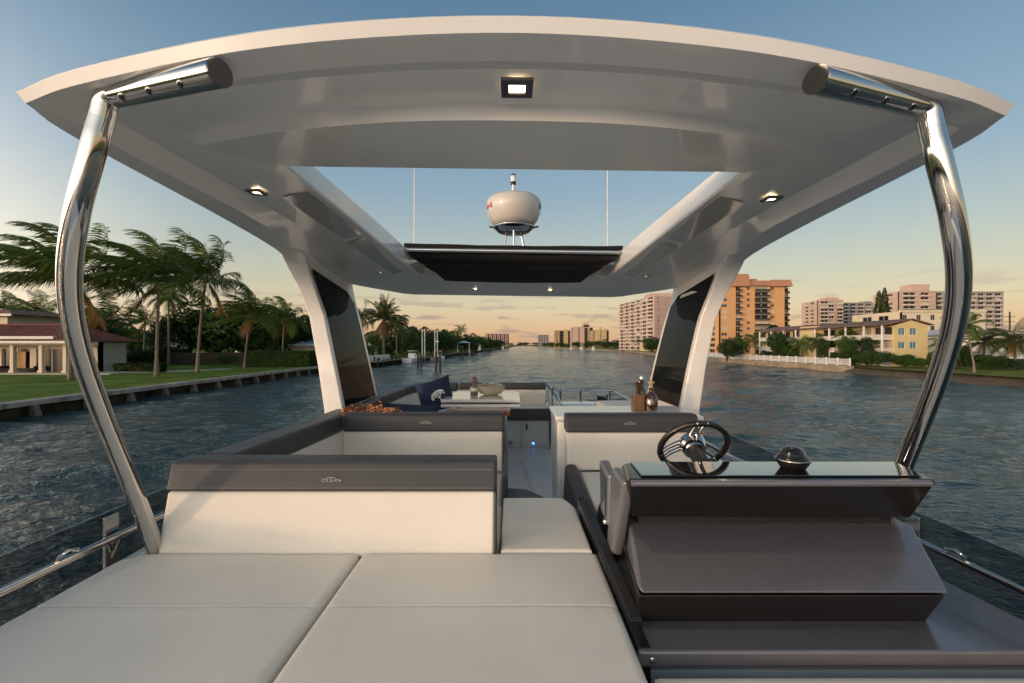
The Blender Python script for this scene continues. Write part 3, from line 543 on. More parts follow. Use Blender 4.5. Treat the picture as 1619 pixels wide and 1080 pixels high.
condo('small grey block furthest along the right bank', 852, 868, 530, 900, 9, [(1,'w')]*4, w_grey, seed=13)
condo('long low pink building above the last trees of the left bank', 768, 805, 528, 600, 6, [(1,'w'),(.6,'b')]*6, w_pink, seed=14)
condo('flat cream building over the trees behind the left docks', 626, 652, 521, 240, 3, [(1,'w')]*6, w_cream, seed=15)
condo('beige flats with a green parapet behind the yellow apartments', 1425, 1558, 494, 125, 4, [(1.2,'w'),(1,'s')]*6, w_cream, seed=16, join=False, name='low_apartment_block')
_t = bpy.data.objects['low_apartment_block']; MB().box(X(1424,125)-.3,X(1530,125),124.4,126.5,Zv(494,125)+.71,Zv(489,125)).build('green_parapet', w_green, _t)
# yellow canal-side apartments
roof_b = pm('brown_roof_tiles', (.20,.11,.085), .8, var=.3, vscale=2, bump=2, bscale=5, stretch=(1,1,.3)); white_p = pm('white_paint', (.78,.76,.72), .5, var=.03)
t = thing('yellow_apartments', 'three-storey yellow apartment building with brown roof and white balconies by the white railing', 'apartment building', (58,69,RLAND))
ez = 7.15; core(t, rect(58.4,62.9,69.4,104), RLAND, ez, w_yellow)
facade(t, (58,104),(58,90.2), RLAND, ez, 3, [(1,'b'),(1,'b'),(1,'b')], w_yellow, w_white, seed=20, bal=1.4)
facade(t, (57,90.2),(57,85.4), RLAND, ez+.5, 3, [(2,'s'),(1,'w'),(.6,'s')], w_yellow, seed=21); MB().box(57.01,58.4,85.4,90.2,RLAND,ez+.49).build('stair_tower', w_yellow, t)
MB().box(56.9,58.4,85.38,85.75,RLAND,ez+.49).build('stair_tower', w_yellow, t)
facade(t, (58,85.4),(58,69.35), RLAND, ez, 3, [(1,'b'),(1,'b'),(1,'b'),(1,'b')], w_yellow, w_white, seed=22, bal=1.4)
facade(t, (58,69),(63,69), RLAND, ez, 3, [(.3,'s'),(2.5,'w'),(2.5,'w'),(1.9,'s')], w_yellow, seed=23, wins=(3,))
for y in (104,99.4,94.8,90.8,85,81.2,77.2,73.2,69.6): MB().box(56.45,56.65,y-.1,y+.1,RLAND,ez+.1).build('column', white_p, t)
mb = MB(); mb.add([(58,69,ez),(63,69,ez),(60.5,69,ez+.75)], [[0,1,2]]); mb.build('gable', w_yellow, t)
mb = MB(); rz = ez+.85; mb.hexa([(56.3,68.6,ez-.02),(60.5,68.6,rz-.0),(60.5,105,rz),(56.3,105,ez-.02)], [(56.3,68.6,ez+.12),(60.5,68.6,rz+.15),(60.5,105,rz+.15),(56.3,105,ez+.12)]); mb.hexa([(60.5,68.6,rz),(63.6,68.6,ez-.02),(63.6,105,ez-.02),(60.5,105,rz)], [(60.5,68.6,rz+.15),(63.6,68.6,ez+.12),(63.6,105,ez+.12),(60.5,105,rz+.15)]); mb.build('roof', roof_b, t)
# white railing along the right wall
t = thing('white_railing', 'long white picket railing on the right seawall before the yellow apartments', 'railing', (50,67,.9)); y = 67.5
def rail_mesh():
    mb = MB(); mb.box(-.03,.03,0,2.36,.98,1.05); mb.box(-.03,.03,0,2.36,.12,.18)
    for i in range(14): mb.box(-.02,.02,.08+i*.168,.13+i*.168,.18,.98)
    return mesh('panel', mb.V, mb.F, white_p)
rm = rail_mesh(); pmh = MB().box(-.08,.08,-.08,.08,-.3,1.2); pmm = mesh('post', pmh.V, pmh.F, white_p)
while y < 118:
    x = shore(SHR, y)+.25; x2 = shore(SHR, y+2.45)+.25; a = math.atan2(-(x2-x), 2.45)
    o = link('panel', rm, t, (x, y+.05, 1.0)); o.rotation_euler = (0,0,a); link('post', pmm, t, (x,y,1.0)); y += 2.45
# houses right
def house(label, x0, x1, y0, y1, z0, ez, rz, wall, roof, bays, seed=0, hip=.35, side=None, over=.5, name='house', win=(0,1)):
    t = thing(name, label, 'house', (x0,y0,z0)); core(t, rect(x0+.4,x1-.4,y0+.4,y1), z0, ez, wall)
    facade(t, (x0,y0),(x1,y0), z0, ez, 1, bays, wall, seed=seed, wins=win)
    if side: facade(t, side[0], side[1], z0, ez, 1, side[2], wall, seed=seed+1)
    o = over; ym = (y0+y1)/2; hx = (x1-x0)*hip; a = [(x0-o,y0-o,ez),(x1+o,y0-o,ez),(x1+o,y1+o,ez),(x0-o,y1+o,ez)]; r0 = (x0+hx,ym,rz); r1 = (x1-hx,ym,rz)
    mb = MB(); mb.add(a+[r0,r1], [[0,1,5,4],[1,2,5],[2,3,4,5],[3,0,4],[3,2,1,0]]); mb.build('roof', roof, t)
    MB().box(x0-o-.05,x1+o+.05,y0-o-.08,y0-o-.003,ez-.12,ez+.14).build('fascia', white_p, t); return t
roof_g = pm('pale_grey_roof', (.45,.46,.46), .7, var=.1); roof_bl = pm('pale_blue_metal_roof', (.40,.50,.60), .5, var=.08)
house('cream house with pale roof behind the leaning palm on the right', X(1500,84),X(1566,84),84,92,RLAND,Zv(530,84),Zv(518,84),w_cream,roof_g,[(1,'s'),(1,'w'),(1,'s'),(1,'w'),(1,'s')],30)
house('white garden house behind the palms at the right edge', X(1572,78),X(1640,78),78,88,RLAND,Zv(527,78),Zv(520,78),w_white,roof_b,[(1,'s'),(1,'w'),(1,'w'),(1,'s')],31)
house('low white carport house beneath the full dark palm', X(1538,72),X(1592,72),72,76,RLAND,Zv(560,72),Zv(556,72),w_white,roof_g,[(1,'w'),(1,'s'),(1,'w')],32)
house('small yellow house beside the pink tower', X(1024,225),X(1055,225),225,240,RLAND,Zv(541,225),Zv(533,225),w_yellow,roof_b,[(1,'s'),(1,'w'),(1,'s'),(1,'w')],33)
# utility pole
t = thing('utility_pole', 'wooden utility pole with two cross arms near the right edge', 'pole', gp(1597,0,140,RLAND)); MB().tube([gp(1597,0,140,RLAND),P(1597,493,140)],.22,7).build('pole_shaft', bark_d, t)
for v in (501,509): a = P(1588,v,139.6); b = P(1606,v,139.6); MB().tube([a,b],.09,5).build('cross_arm', bark_d, t)
# a parked car at the right edge
t = thing('parked_car', 'dark car parked on the grass among the palms at the right edge', 'car', gp(1612,0,62,RLAND)); c = gp(1612,0,62,RLAND)
carp = pm('dark_car_paint', (.03,.05,.055), .2, coat=1, metal=.3)
mb = MB(); pr = [(-2.1,.35),(-2.15,.75),(-1.3,.9),(-.7,1.38),(.7,1.4),(1.5,.95),(2.1,.85),(2.15,.35)]; mb.add([(c.x+x,c.y-.85,c.z+z) for x,z in pr]+[(c.x+x,c.y+.85,c.z+z) for x,z in pr], [list(range(8))[::-1],list(range(8,16))]+[[i,(i+1)%8,8+(i+1)%8,8+i] for i in range(8)]); mb.build('body', carp, t, bevel=.06)
for sx in (-1.35,1.35):
    MB().tube([(c.x+sx,c.y-.9,c.z+.32),(c.x+sx,c.y-.6,c.z+.32)],.32,14).build('wheel', black_rub, t)
MB().add([(c.x-.62,c.y-.86,c.z+.93),(c.x+1.2,c.y-.86,c.z+.93),(c.x+.66,c.y-.86,c.z+1.3),(c.x-.55,c.y-.86,c.z+1.3)],[[0,1,2,3]]).build('side_window', pane_m, t)
# red-roofed house on the left
tile_m = pm('red_clay_tiles', (.20,.078,.055), .75, var=.3, vscale=1.4, bump=3, bscale=3.5, stretch=(1,.4,1), detail=6)
ridge_m = pm('red_ridge_tile', (.20,.05,.035), .8, var=.3)
t = thing('red_roofed_house', 'low waterfront house with red tile roof and a porch of cream columns', 'house', (-60,51,LAND-.06)); g = LAND-.05
core(t, rect(-84,-47.95,53.1,56.2), g, 4.45, w_cream)
doorm = pm('amber_lit_curtain', (.45,.27,.12), .7, var=.2)  # dim orange light on the porch curtains put into their warm colour
facade(t, (-84,52.7),(-47.6,52.7), g, 4.45, 1, [(3,'d'),(.5,'s'),(3,'d'),(.3,'s')]*3+[(3,'d'),(.3,'s'),(3,'d'),(.3,'s'),(3.0,'s')], w_cream, seed=40, wins=(2,2,0))
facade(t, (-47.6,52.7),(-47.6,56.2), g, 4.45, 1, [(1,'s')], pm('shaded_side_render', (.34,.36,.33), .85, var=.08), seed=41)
MB().box(-57.3,-56.2,52.6,52.68,g+.05,3.4).build('door', doorm, t); MB().box(-60.9,-60.5,52.6,52.68,g+.05,3.4).build('door', doorm, t)
for x in (-76.4,-72.9,-69.4,-65.9,-62.4,-59.1,-55.8,-52.6,-49.9):
    MB().box(x-.2,x+.2,50.75,51.15,g,4.12).build('column', w_cream, t, bevel=.02, bseg=1); MB().box(x-.27,x+.27,50.68,51.22,g,g+.35).build('column_base', w_cream, t)
MB().box(-84,-46.5,50.7,51.2,4.12,4.5).build('beam', w_cream, t)
def tiled(name, quad, parent, rows, cols, lift=.05):
    a,b,c_,d_ = [Vector(q) for q in quad]; mb = MB(); n = (b-a).cross(d_-a).normalized()*lift
    for r in range(rows):
        f0, f1 = r/rows, (r+1.12)/rows; p0 = a.lerp(d_,f0); p1 = b.lerp(c_,f0); p2 = b.lerp(c_,min(1,f1)); p3 = a.lerp(d_,min(1,f1))
        for k in range(cols):
            s0,s1 = k/cols,(k+1)/cols; A_ = p0.lerp(p1,s0); B_ = p0.lerp(p1,(s0+s1)/2); C_ = p0.lerp(p1,s1); D_ = p3.lerp(p2,s1); E_ = p3.lerp(p2,(s0+s1)/2); F_ = p3.lerp(p2,s0)
            j = random.uniform(.8,1.25); mb.add([A_+n*.5*j,B_+n*1.9*j,C_+n*.5*j,D_,E_+n*1.2,F_,A_,C_], [[0,1,4,5],[1,2,3,4],[6,7,2,1,0]])
    o = mb.build(name, tile_m, parent); o['kind'] = 'stuff'; return o
ez, rz = 4.55, 6.95
E = [(-86,49.8,ez),(-46.7,49.8,ez),(-46.7,57.2,ez),(-86,57.2,ez)]; r0 = (-78,53.8,6.5); r1 = (-51.2,53.8,6.5); rz = 6.5
MB().add([(*e[:2], e[2]-.01) for e in E]+[(r0[0],r0[1],rz-.03),(r1[0],r1[1],rz-.03)], [[0,1,5,4],[1,2,5],[2,3,4,5],[3,0,4],[3,2,1,0]]).build('roof', ridge_m, t)
rf = [o for o in t.children if o.name.startswith('roof')][0]
tiled('roof_tiles', (E[0],E[1],r1,r0), rf, 22, 110); tiled('roof_tiles', (E[1],E[2],r1,r1), rf, 20, 44)
MB().tube([r0,r1],.16,6).build('ridge', ridge_m, rf); MB().tube([r1,E[1]],.10,6).build('ridge', ridge_m, rf)
MB().box(-86.1,-46.6,49.62,49.78,ez-.22,ez+.05).build('fascia', w_white, t)
MB().box(-56.5,-50.6,50.2,51.6,4.82,5.12).build('skylight', w_white, t)
core(t, rect(-90,-63.6,57.4,64), 4.4, 8.0, w_cream, 'upper_storey'); MB().hexa([(-91,56.7,8),(-62.2,56.7,8),(-62.2,65,8),(-91,65,8)],[(-90,58.4,8.7),(-64.6,58.4,8.7),(-64.6,64,8.7),(-90,64,8.7)]).build('upper_roof', tile_m, t)
MB().box(-90,-62.2,56.5,56.69,7.75,8.05).build('fascia', w_white, t)
props(MB().box(-84,-43.5,49.2,54,LAND-.2,LAND+.06).build('patio', pm('pale_paving', (.42,.40,.36), .8, var=.15, vscale=.7, bump=.5, bscale=8), bevel=.02, bseg=1), kind='structure')
props(MB().prism([(-43.5,51.5),(-38,56),(-37,60),(-38.5,60),(-40,57),(-43.5,53.5)], LAND-.2, LAND+.03).build('garden_path', MATS['pale_paving']), kind='structure')
t = thing('patio_sofa', 'dark wicker sofa on the porch between the cream columns', 'sofa', (-56,52.2,LAND)); wick = pm('dark_wicker', (.02,.016,.013), .8, var=.4, vscale=20)
MB().box(-58.3,-54.6,51.9,52.8,LAND+.05,LAND+.5).build('seat', wick, t, bevel=.05); MB().box(-58.3,-54.6,52.81,53.0,LAND+.05,LAND+1.05).build('backrest', wick, t, bevel=.05)
for x in (-58.5,-54.58): MB().box(x,x+.2,51.9,53.0,LAND+.05,LAND+.75).build('armrest', wick, t, bevel=.03)
house('house with a pale blue metal roof between the palms behind the red-roofed house', X(188,108),X(262,108),108,118,LAND-.06,Zv(536,108),Zv(526,108),w_cream,roof_bl,[(1,'s'),(1,'w')]*4,50,side=None)
house('low house with pale roof behind the board fence', X(372,100),X(420,100),100,110,LAND-.06,Zv(540,100),Zv(528,100),w_white,roof_bl,[(1,'s'),(1,'w')]*3,51)
house('cream house with pale blue roof just left of the white pillar', X(424,92),X(500,92),92,104,LAND-.06,Zv(546,92),Zv(529,92),w_cream,roof_bl,[(1,'s'),(1,'w')]*4,52)
# ------------------------------------------------------------------ docks, boats, pilings
timber = pm('grey_dock_timber', (.20,.17,.13), .9, var=.3, vscale=2, stretch=(1,4,1)); timber_dk = pm('dark_wet_piling', (.04,.03,.022), .8, var=.4, vscale=2)
def dock(label, x0, x1, y0, y1, z):
    t = thing('dock', label, 'dock', (x0,y0,0)); n = int((y1-y0)/.5) if (y1-y0) > (x1-x0) else int((x1-x0)/.5)
    for i in range(n):
        if (y1-y0) > (x1-x0): s = (y1-y0)/n; MB().box(x0,x1,y0+i*s,y0+i*s+s*.93,z-.12,z).build('plank', timber, t)
        else: s = (x1-x0)/n; MB().box(x0+i*s,x0+i*s+s*.93,y0,y1,z-.12,z).build('plank', timber, t)
    k = 0
    for x in np.linspace(x0+.2,x1-.2,max(2,int((x1-x0)/3)+1)):
        for y in np.linspace(y0+.2,y1-.2,max(2,int((y1-y0)/3)+1)): MB().tube([(x,y,-1),(x,y,z+random.uniform(.1,.9))],.16,7).build('piling', timber_dk, t)
    return t
dock('timber dock nearest the left pillar with dark pilings', -26.6,-24.6,84,104,1.0)
dock('timber dock reaching out under the white lift poles', -24.5,-17.5,108,112,1.15)
dock('long timber dock beyond the white lift poles', -22,-20,122,150,1.1)
dock('small far dock beside the grass point', -20.5,-14.5,176,179,1.0)
def dolphin(label, u, v_top, v_wat, w):
    Y = EYE*720/(v_wat-545); t = thing('piling_pair', label, 'piling', gp(u,0,Y,0), 'pilings standing in the water on the left'); s = w/720*Y/2
    for sx in (-1,1): MB().tube([gp(u,0,Y,-1)+Vector((sx*s,0,0)), Vector((X(u,Y)+sx*s*.8,Y,Zv(v_top,Y)))],.17,8).build('piling', timber_dk, t, 179)
    MB().box(X(u,Y)-s-.3,X(u,Y)+s+.3,Y-.35,Y+.35,Zv(v_top,Y),Zv(v_top,Y)+.14).build('cap_board', timber, t)
dolphin('pair of pilings with a board on top, alone in the water before the lift poles', 693, 556, 588, 7); dolphin('pair of far pilings in the water under the lone palm', 730, 549, 568, 4); dolphin('short pilings at the end of the first dock', 664, 562, 582, 6)
for u, vt in ((668,521),(672,523),(688,524),(692,523)):
    t = thing('boat_lift_pole', {668:'leftmost white boat lift pole at the dock',672:'second white boat lift pole from the left',688:'third white boat lift pole, right of the gap',692:'rightmost white boat lift pole with a small box'}[u], 'pole', gp(u,0,113,1.0), 'white boat lift poles at the left dock')
    MB().tube([gp(u,0,113,0),P(u,vt,113)],.13,7).build('pole_shaft', white_p, t)
    if u == 692: MB().box(X(u,113)-.5,X(u,113)+.4,112.6,112.8,Zv(541,113),Zv(539,113)).build('lift_box', white_p, t)
hullw = pm('white_boat_hull', (.75,.75,.73), .3, coat=.5)
def motorboat(label, x, y, L_, rz, group=None, blue=False):
    t = thing('motorboat', label, 'boat', (0,0,0), group); s = L_/7
    prof = [(-3.5,1.15,.0),(-1,1.25,0),(1.5,1.05,.1),(2.8,.6,.25),(3.5,.03,.4)]; V = []; 
    for px, hw, up in prof: V += [(px,-hw,.9+up),(px,-hw*.8,0.1),(px,0,-.35),(px,hw*.8,.1),(px,hw,.9+up),(px,0,.85+up)]
    F = [[i*6+k,i*6+(k+1)%6,(i+1)*6+(k+1)%6,(i+1)*6+k] for i in range(4) for k in range(6)]+[[0,1,2,3,4,5]]
    o = MB().add([Vector(v)*s for v in V], F).build('hull', hullw, t, 40, world=False)
    MB().hexa([(-1*s,-.7*s,.9*s),(1.2*s,-.6*s,.95*s),(1.2*s,.6*s,.95*s),(-1*s,.7*s,.9*s)],[(-.9*s,-.6*s,1.9*s),(.5*s,-.5*s,1.9*s),(.5*s,.5*s,1.9*s),(-.9*s,.6*s,1.9*s)]).build('cabin', hullw, t, world=False)
    MB().box(-1.1*s,.8*s,-.75*s,.75*s,2.3*s,2.4*s).build('canopy', roof_bl if blue else hullw, t, world=False)
    for a in (-.9,.6):
        for b in (-.6,.6): MB().tube([(a*s,b*s,1.9*s),(a*s,b*s,2.3*s)],.03,4).build('canopy_post', chrome, t, world=False)
    t.location = (x,y,.05); t.rotation_euler = (0,0,rz); return t
motorboat('white motorboat moored at the first dock, left of the lift poles', -24.3+1.2, 106, 8, 1.45); motorboat('small white motorboat lying inside the white lift poles', -18.5, 115.5, 6, 1.3)
for i, (u, Y_, l, lb) in enumerate([(903,400,10,'low white motorboat far off at the right bank, leftmost of three'),(919,380,12,'white motorboat far off at the right bank, middle of three'),(938,350,12,'white motorboat far off at the right bank, rightmost of three'),(796,430,9,'tiny white boat at the far left bank')]):
    motorboat(lb, X(u,Y_), Y_, l*.7, 1.7-.1*i, 'white boats moored far along the right bank' if u > 810 else None)
t = thing('boathouse', 'tiny white boathouse with pointed roof on the left bank', 'boathouse', gp(755,0,255,LAND)); c = gp(755,0,255,LAND)
MB().box(c.x-1.8,c.x+1.8,c.y,c.y+4,1,4.3).build('wall', w_white, t); MB().add([(c.x-2.2,c.y-.3,4.3),(c.x+2.2,c.y-.3,4.3),(c.x+2.2,c.y+4.3,4.3),(c.x-2.2,c.y+4.3,4.3),(c.x,c.y+2,6.6)],[[0,1,4],[1,2,4],[2,3,4],[3,0,4]]).build('roof', roof_g, t); MB().box(c.x-.5,c.x+.5,c.y-.05,c.y-.003,1.2,3.2).build('door', pane_m, t)
t = thing('boat_shelter', 'pale blue roofed boat shelter on posts under the lone palm', 'shelter', gp(734,0,196,0)); c = gp(734,0,196,0)
MB().add([(c.x-3.2,c.y-2,4.9),(c.x+3,c.y-2,4.9),(c.x+3,c.y+2,4.9),(c.x-3.2,c.y+2,4.9),(c.x,c.y,5.9)],[[0,1,4],[1,2,4],[2,3,4],[3,0,4],[3,2,1,0]]).build('roof', roof_bl, t)
for a in (-2.6,2.4):
    for b in (-1.7,1.7): MB().tube([(c.x+a,c.y+b,-.5),(c.x+a,c.y+b,4.9)],.14,6).build('post', white_p, t)
t = thing('garden_wall', 'low white garden wall on the bank beside the first dock', 'wall', (-27,88,1))
for i in range(6): MB().box(-28.4+.35*i*0-.1+i*.05, -28.1+i*.05, 88+i*2.6, 88+i*2.6+2.55, .9, 2.0).build('wall_panel', w_white, t)
# ================================================================== THE YACHT'S FLYBRIDGE
def E_(x, y, z): return Vector((x, y, EYE+z))         # z relative to the eye
def MBx():
    return MB()
def bx(mb, x0,x1,y0,y1,z0,z1,m=0): return mb.box(x0,x1,y0,y1,EYE+z0,EYE+z1,m)
def hx(mb, b, t, m=0): return mb.hexa([E_(*p) for p in b], [E_(*p) for p in t], m)
def pz(poly): return [(y, EYE+z) for y, z in poly]
# hull and decks
hull = thing('yacht_hull', 'white yacht hull and superstructure under the flybridge', 'yacht', (0,0,0))
V = []; st = [(-7.5,.05,2.3),(-5,1.4,2.2),(-2,2.05,2.0),(2,2.3,1.8),(9.5,2.25,1.6)]
for y_, hw, zt in st: V += [(-hw,y_,zt),(-hw*.85,y_,.2),(0,y_,-.8),(hw*.85,y_,.2),(hw,y_,zt)]
F = [[i*5+k,(i+1)*5+k,(i+1)*5+k+1,i*5+k+1] for i in range(4) for k in range(4)]+[[i*5,i*5+4,(i+1)*5+4,(i+1)*5] for i in range(4)]+[[20,24,23,22,21]]
MB().add(V,F).build('hull', gel, hull, 35)
MB().hexa([(-1.5,-2.4,1.8),(1.5,-2.4,1.8),(1.75,7.2,1.65),(-1.75,7.2,1.65)],[(-1.45,-.3,2.55),(1.45,-.3,2.55),(1.7,7.2,2.55),(-1.7,7.2,2.55)]).build('superstructure', gel, hull, bevel=.05)
bx(MB(),-1.82,1.82,-.2,8.2,-1.65,-1.5).build('flybridge_deck', gel_grey, hull)
for sx in (-1,1): bx(MB(), min(sx*1.74,sx*1.83), max(sx*1.74,sx*1.83), 2.0, 7.4, -1.499, -1.0).build('bulwark', gel, hull, bevel=.02)
bx(MB(),-1.83,-.0,7.41,7.5,-1.499,-.75).build('bulwark', gel, hull, bevel=.02)
bx(MB(),.6,1.7,7.6,7.95,-1.499,-.99).build('transom_locker', gel, hull, bevel=.03)
line_m = pm('pale_deck_seam', (.42,.44,.45), .5, var=.03)
mb = MB(); mb.hexa([E_(.10,5.9,-1.4985),E_(.14,5.9,-1.4985),E_(.34,3.0,-1.4985),E_(.30,3.0,-1.4985)],[E_(.10,5.9,-1.4965),E_(.14,5.9,-1.4965),E_(.34,3.0,-1.4965),E_(.30,3.0,-1.4965)]); mb.build('deck_seam', line_m, hull)
# sun pad
t = thing('sun_pad', 'wide cream sun pad of two long stitched cushions in the foreground', 'sun pad', E_(-.6,1.2,-1.5))
bx(MB(),-1.62,.36,.2,1.97,-1.499,-1.006).build('base', gel, t, bevel=.02)
def cushion(name, poly, z0, z1, m, parent, bev=.022):
    return MB().prism(poly, EYE+z0, EYE+z1).build(name, m, parent, bevel=bev, bseg=4)
def puffed(name, x0, x1, y0, y1, z0, z1, mt, parent, clip=None, nx=60, ny=60, seed=1, rad=.026, puff=.004, grooves=()):
    "an upholstered cushion: gently domed top, rounded edges, faint creases, pressed seams"
    rng = np.random.RandomState(seed); ks = rng.uniform(-7,7,(7,2)); ph = rng.rand(7)*6.28; V = []; F = []
    xs = np.unique(np.concatenate([x0+(x1-x0)*np.linspace(0,1,nx), x0+np.array([0,.2,.5,1,1.6])*rad, x1-np.array([0,.2,.5,1,1.6])*rad])); yl = [y0+(y1-y0)*k/ny for k in range(ny+1)]
    for g_ in grooves: yl += [g_-.012,g_-.006,g_-.0025,g_,g_+.0025,g_+.006,g_+.012]
    ys = np.unique(np.array(yl+list(y0+np.array([.2,.5,1,1.6])*rad)+list(y1-np.array([.2,.5,1,1.6])*rad)))
    for y in ys:
        for x in xs:
            e = min(x-x0, x1-x, y-y0, y1-y); h = z1-(rad-math.sqrt(max(0, rad*rad-max(0,rad-e)**2)))
            u_ = (x-x0)/(x1-x0); v_ = (y-y0)/(y1-y0); h += puff*(math.sin(math.pi*u_)**.35*math.sin(math.pi*v_)**.35 if 0<u_<1 and 0<v_<1 else 0)
            h += .0012*sum(math.sin(k[0]*x*1.6+k[1]*y*1.6+p) for k,p in zip(ks,ph))*min(1,max(0,e)/.1)
            for g_ in grooves: h += -.0035*math.exp(-((y-g_)/.004)**2)+.0007*math.sin(x*83+2*math.sin(x*9))*math.exp(-((y-g_)/.03)**2)
            X_, Y_ = x, y
            if clip: X_, Y_ = clip(x, y)
            V.append((X_, Y_, EYE+h))
    a, b = len(xs), len(ys); F = [[j*a+i, j*a+i+1, (j+1)*a+i+1, (j+1)*a+i] for j in range(b-1) for i in range(a-1)]
    rim = [i for i in range(a)]+[j*a+a-1 for j in range(1,b)]+[(b-1)*a+i for i in range(a-2,-1,-1)]+[j*a for j in range(b-2,0,-1)]; n0 = len(V)
    V += [(V[i][0], V[i][1], EYE+z0) for i in rim]; n = len(rim); F += [[rim[k], n0+k, n0+(k+1)%n, rim[(k+1)%n]] for k in range(n)]+[[n0+k for k in range(n)][::-1]]
    return MB().add(V,F).build(name, mt, parent, 40)
def clipL(x, y):
    d = (y-1.90); return (max(x, -1.66+max(0,d)*1.5), y)
SEAM = 1.573
cl = puffed('cushion', -1.66, -.664, .35, 1.985, -1.0, -.905, vinyl, t, clip=clipL, grooves=(SEAM,), seed=1)
cr = puffed('cushion', -.652, .372, .35, 1.985, -1.0, -.905, vinyl, t, grooves=(SEAM,), seed=2)
def stitches(parent, x0, x1, y, z, step=.009, dy=(-.006,.006), name='stitching', mt=None):
    mb = MB(); n = int((x1-x0)/step)
    for k in range(n):
        for d in dy: mb.add([E_(x0+k*step,y+d-.0008,z),E_(x0+k*step+step*.62,y+d-.0008,z),E_(x0+k*step+step*.62,y+d+.0008,z),E_(x0+k*step,y+d+.0008,z)],[[0,1,2,3]])
    o = mb.build(name, mt or thread, parent); o['kind'] = 'stuff'; return o
stitches(cl, -1.6, -.70, SEAM, -.8975); stitches(cr, -.61, .33, SEAM, -.8975)
# walk-through cushion
t = thing('walkway_cushion', 'small cream cushion between the front bench and the dark console', 'cushion', E_(.15,2.3,-1.5))
def clipW(x, y): return (min(x, .352-max(0,(y-2.5))*.35), y-max(0,(x-.22))*.25*max(0,(y-2.2)))
puffed('cushion', -.05, .352, 1.99, 2.68, -1.0, -.900, vinyl, t, clip=clipW, nx=26, ny=26, seed=3, rad=.014, puff=.006); bx(MB(),-.05,.35,2.03,2.6,-1.499,-1.001).build('base', gel_grey, t)
t = thing('step_cushion', 'dark grey lower cushion edge showing beyond the walkway cushion', 'cushion', E_(.05,2.9,-1.5))
MB().prism([(-.06,2.72),(.28,2.72),(.22,2.95),(.10,3.12),(-.06,3.15)], EYE-1.12, EYE-.985).build('cushion', vinyl_grey, t, bevel=.02); MB().prism([(-.05,2.73),(.24,2.73),(.19,2.93),(.09,3.08),(-.05,3.1)], EYE-1.499, EYE-1.121).build('base', gel_grey, t)
def logo_text(parent, x, y, z, w, tilt):
    "raised silver letters with a swept arc above them"
    cu = bpy.data.curves.new('lettering', 'FONT'); cu.body = 'OKEAN'; cu.size = w*.28; cu.align_x = 'CENTER'; cu.extrude = .0006; cu.space_character = 1.15
    tmp = bpy.data.objects.new('tmp', cu); C.objects.link(tmp); dg = bpy.context.evaluated_depsgraph_get(); me = bpy.data.meshes.new_from_object(tmp.evaluated_get(dg)); bpy.data.objects.remove(tmp)
    me.materials.clear(); me.materials.append(print_silver); me.name = 'lettering'; o = link('lettering', me, parent); o.location = E_(x,y,z)-ORG[parent.name]; o.rotation_euler = (R(90)-tilt,0,0)
    mb = MB(); pts = [(-.42,.30),(-.30,.38),(-.1,.42),(.15,.40),(.34,.32),(.50,.12)]
    Mx = Matrix.Translation(E_(x,y,z)) @ Matrix.Rotation(R(90)-tilt,4,'X')
    c_ = catmull([(a*w*.8,b*w*.62,0) for a,b in pts], 5); n = len(c_)
    for i in range(n-1):
        w0 = w*.035*math.sin(math.pi*(i+.3)/n); w1 = w*.035*math.sin(math.pi*(i+1.3)/n); a,b = c_[i],c_[i+1]; mb.add([Mx@Vector((a.x,a.y,.001)),Mx@Vector((b.x,b.y,.001)),Mx@Vector((b.x,b.y+w1,.001)),Mx@Vector((a.x,a.y+w0,.001))],[[0,1,2,3]])
    mb.build('emblem', print_silver, parent)
# front backrest
t = thing('front_bench', 'cream bench back with charcoal top band and silver lettering behind the sun pad', 'bench', E_(-.8,2.1,-.9))
def back_section(y0, z0, zs, zt, th, lean=.3):
    lower = [(y0,z0),(y0+(zs-z0)*lean,zs-.003),(y0+th+(zs-z0)*lean*.6,zs-.003),(y0+th,z0)]
    ys_ = y0+(zs-z0)*lean-.006; yt = ys_+(zt-zs)*lean
    upper = [(ys_,zs),(yt,zt-.02),(yt+.025,zt),(yt+th-.02,zt),(yt+th+.01,zt-.03),(ys_+th+.02,zs)]
    return lower, upper
lo, up = back_section(1.985,-.898,-.662,-.534,.15); lo = [(lo[0][0]-.006,-.93)]+lo+[(lo[-1][0],-.93)]
def taper(o_mb, x0a, x0b, za, zb):
    for v in o_mb.V:
        if v.x < -.5: v.x += x0b*((v.z-EYE)-za)/(zb-za)
    return o_mb
pan = taper(MB().prismx(pz(lo), -1.548, -.078), 0, -.015, -.9, -.53).build('lower_panel', vinyl, t, bevel=.014, bseg=4)
band = taper(MB().prismx(pz(up), -1.556, -.072), 0, -.012, -.9, -.53).build('top_band', vinyl_grey, t, bevel=.014, bseg=4)
lo2 = [(y-.004, z) for y, z in lo[:3]]+[(y+.004, z) for y, z in lo[3:]]; MB().prismx(pz(lo2), -.0775, -.070).build('end_piping', vinyl_grey, t, bevel=.003, bseg=2)
yb = up[0][0]; ln = (up[1][0]-up[0][0])/(up[1][1]-up[0][1])
mb = MB()
for zz in (-.572,-.648):
    for k in range(int(1.44/.009)):
        x = -1.53+k*.009; y = yb+(zz+.662)*ln-.0012; mb.add([E_(x,y,zz),E_(x+.0055,y,zz),E_(x+.0055,y+.0003,zz+.0016),E_(x,y+.0003,zz+.0016)],[[0,1,2,3]])
o = mb.build('stitching', thread, band); o['kind'] = 'stuff'
logo_text(t, -.818, yb+(.662-.618)*ln-.004, -.622, .088, -math.atan(ln))
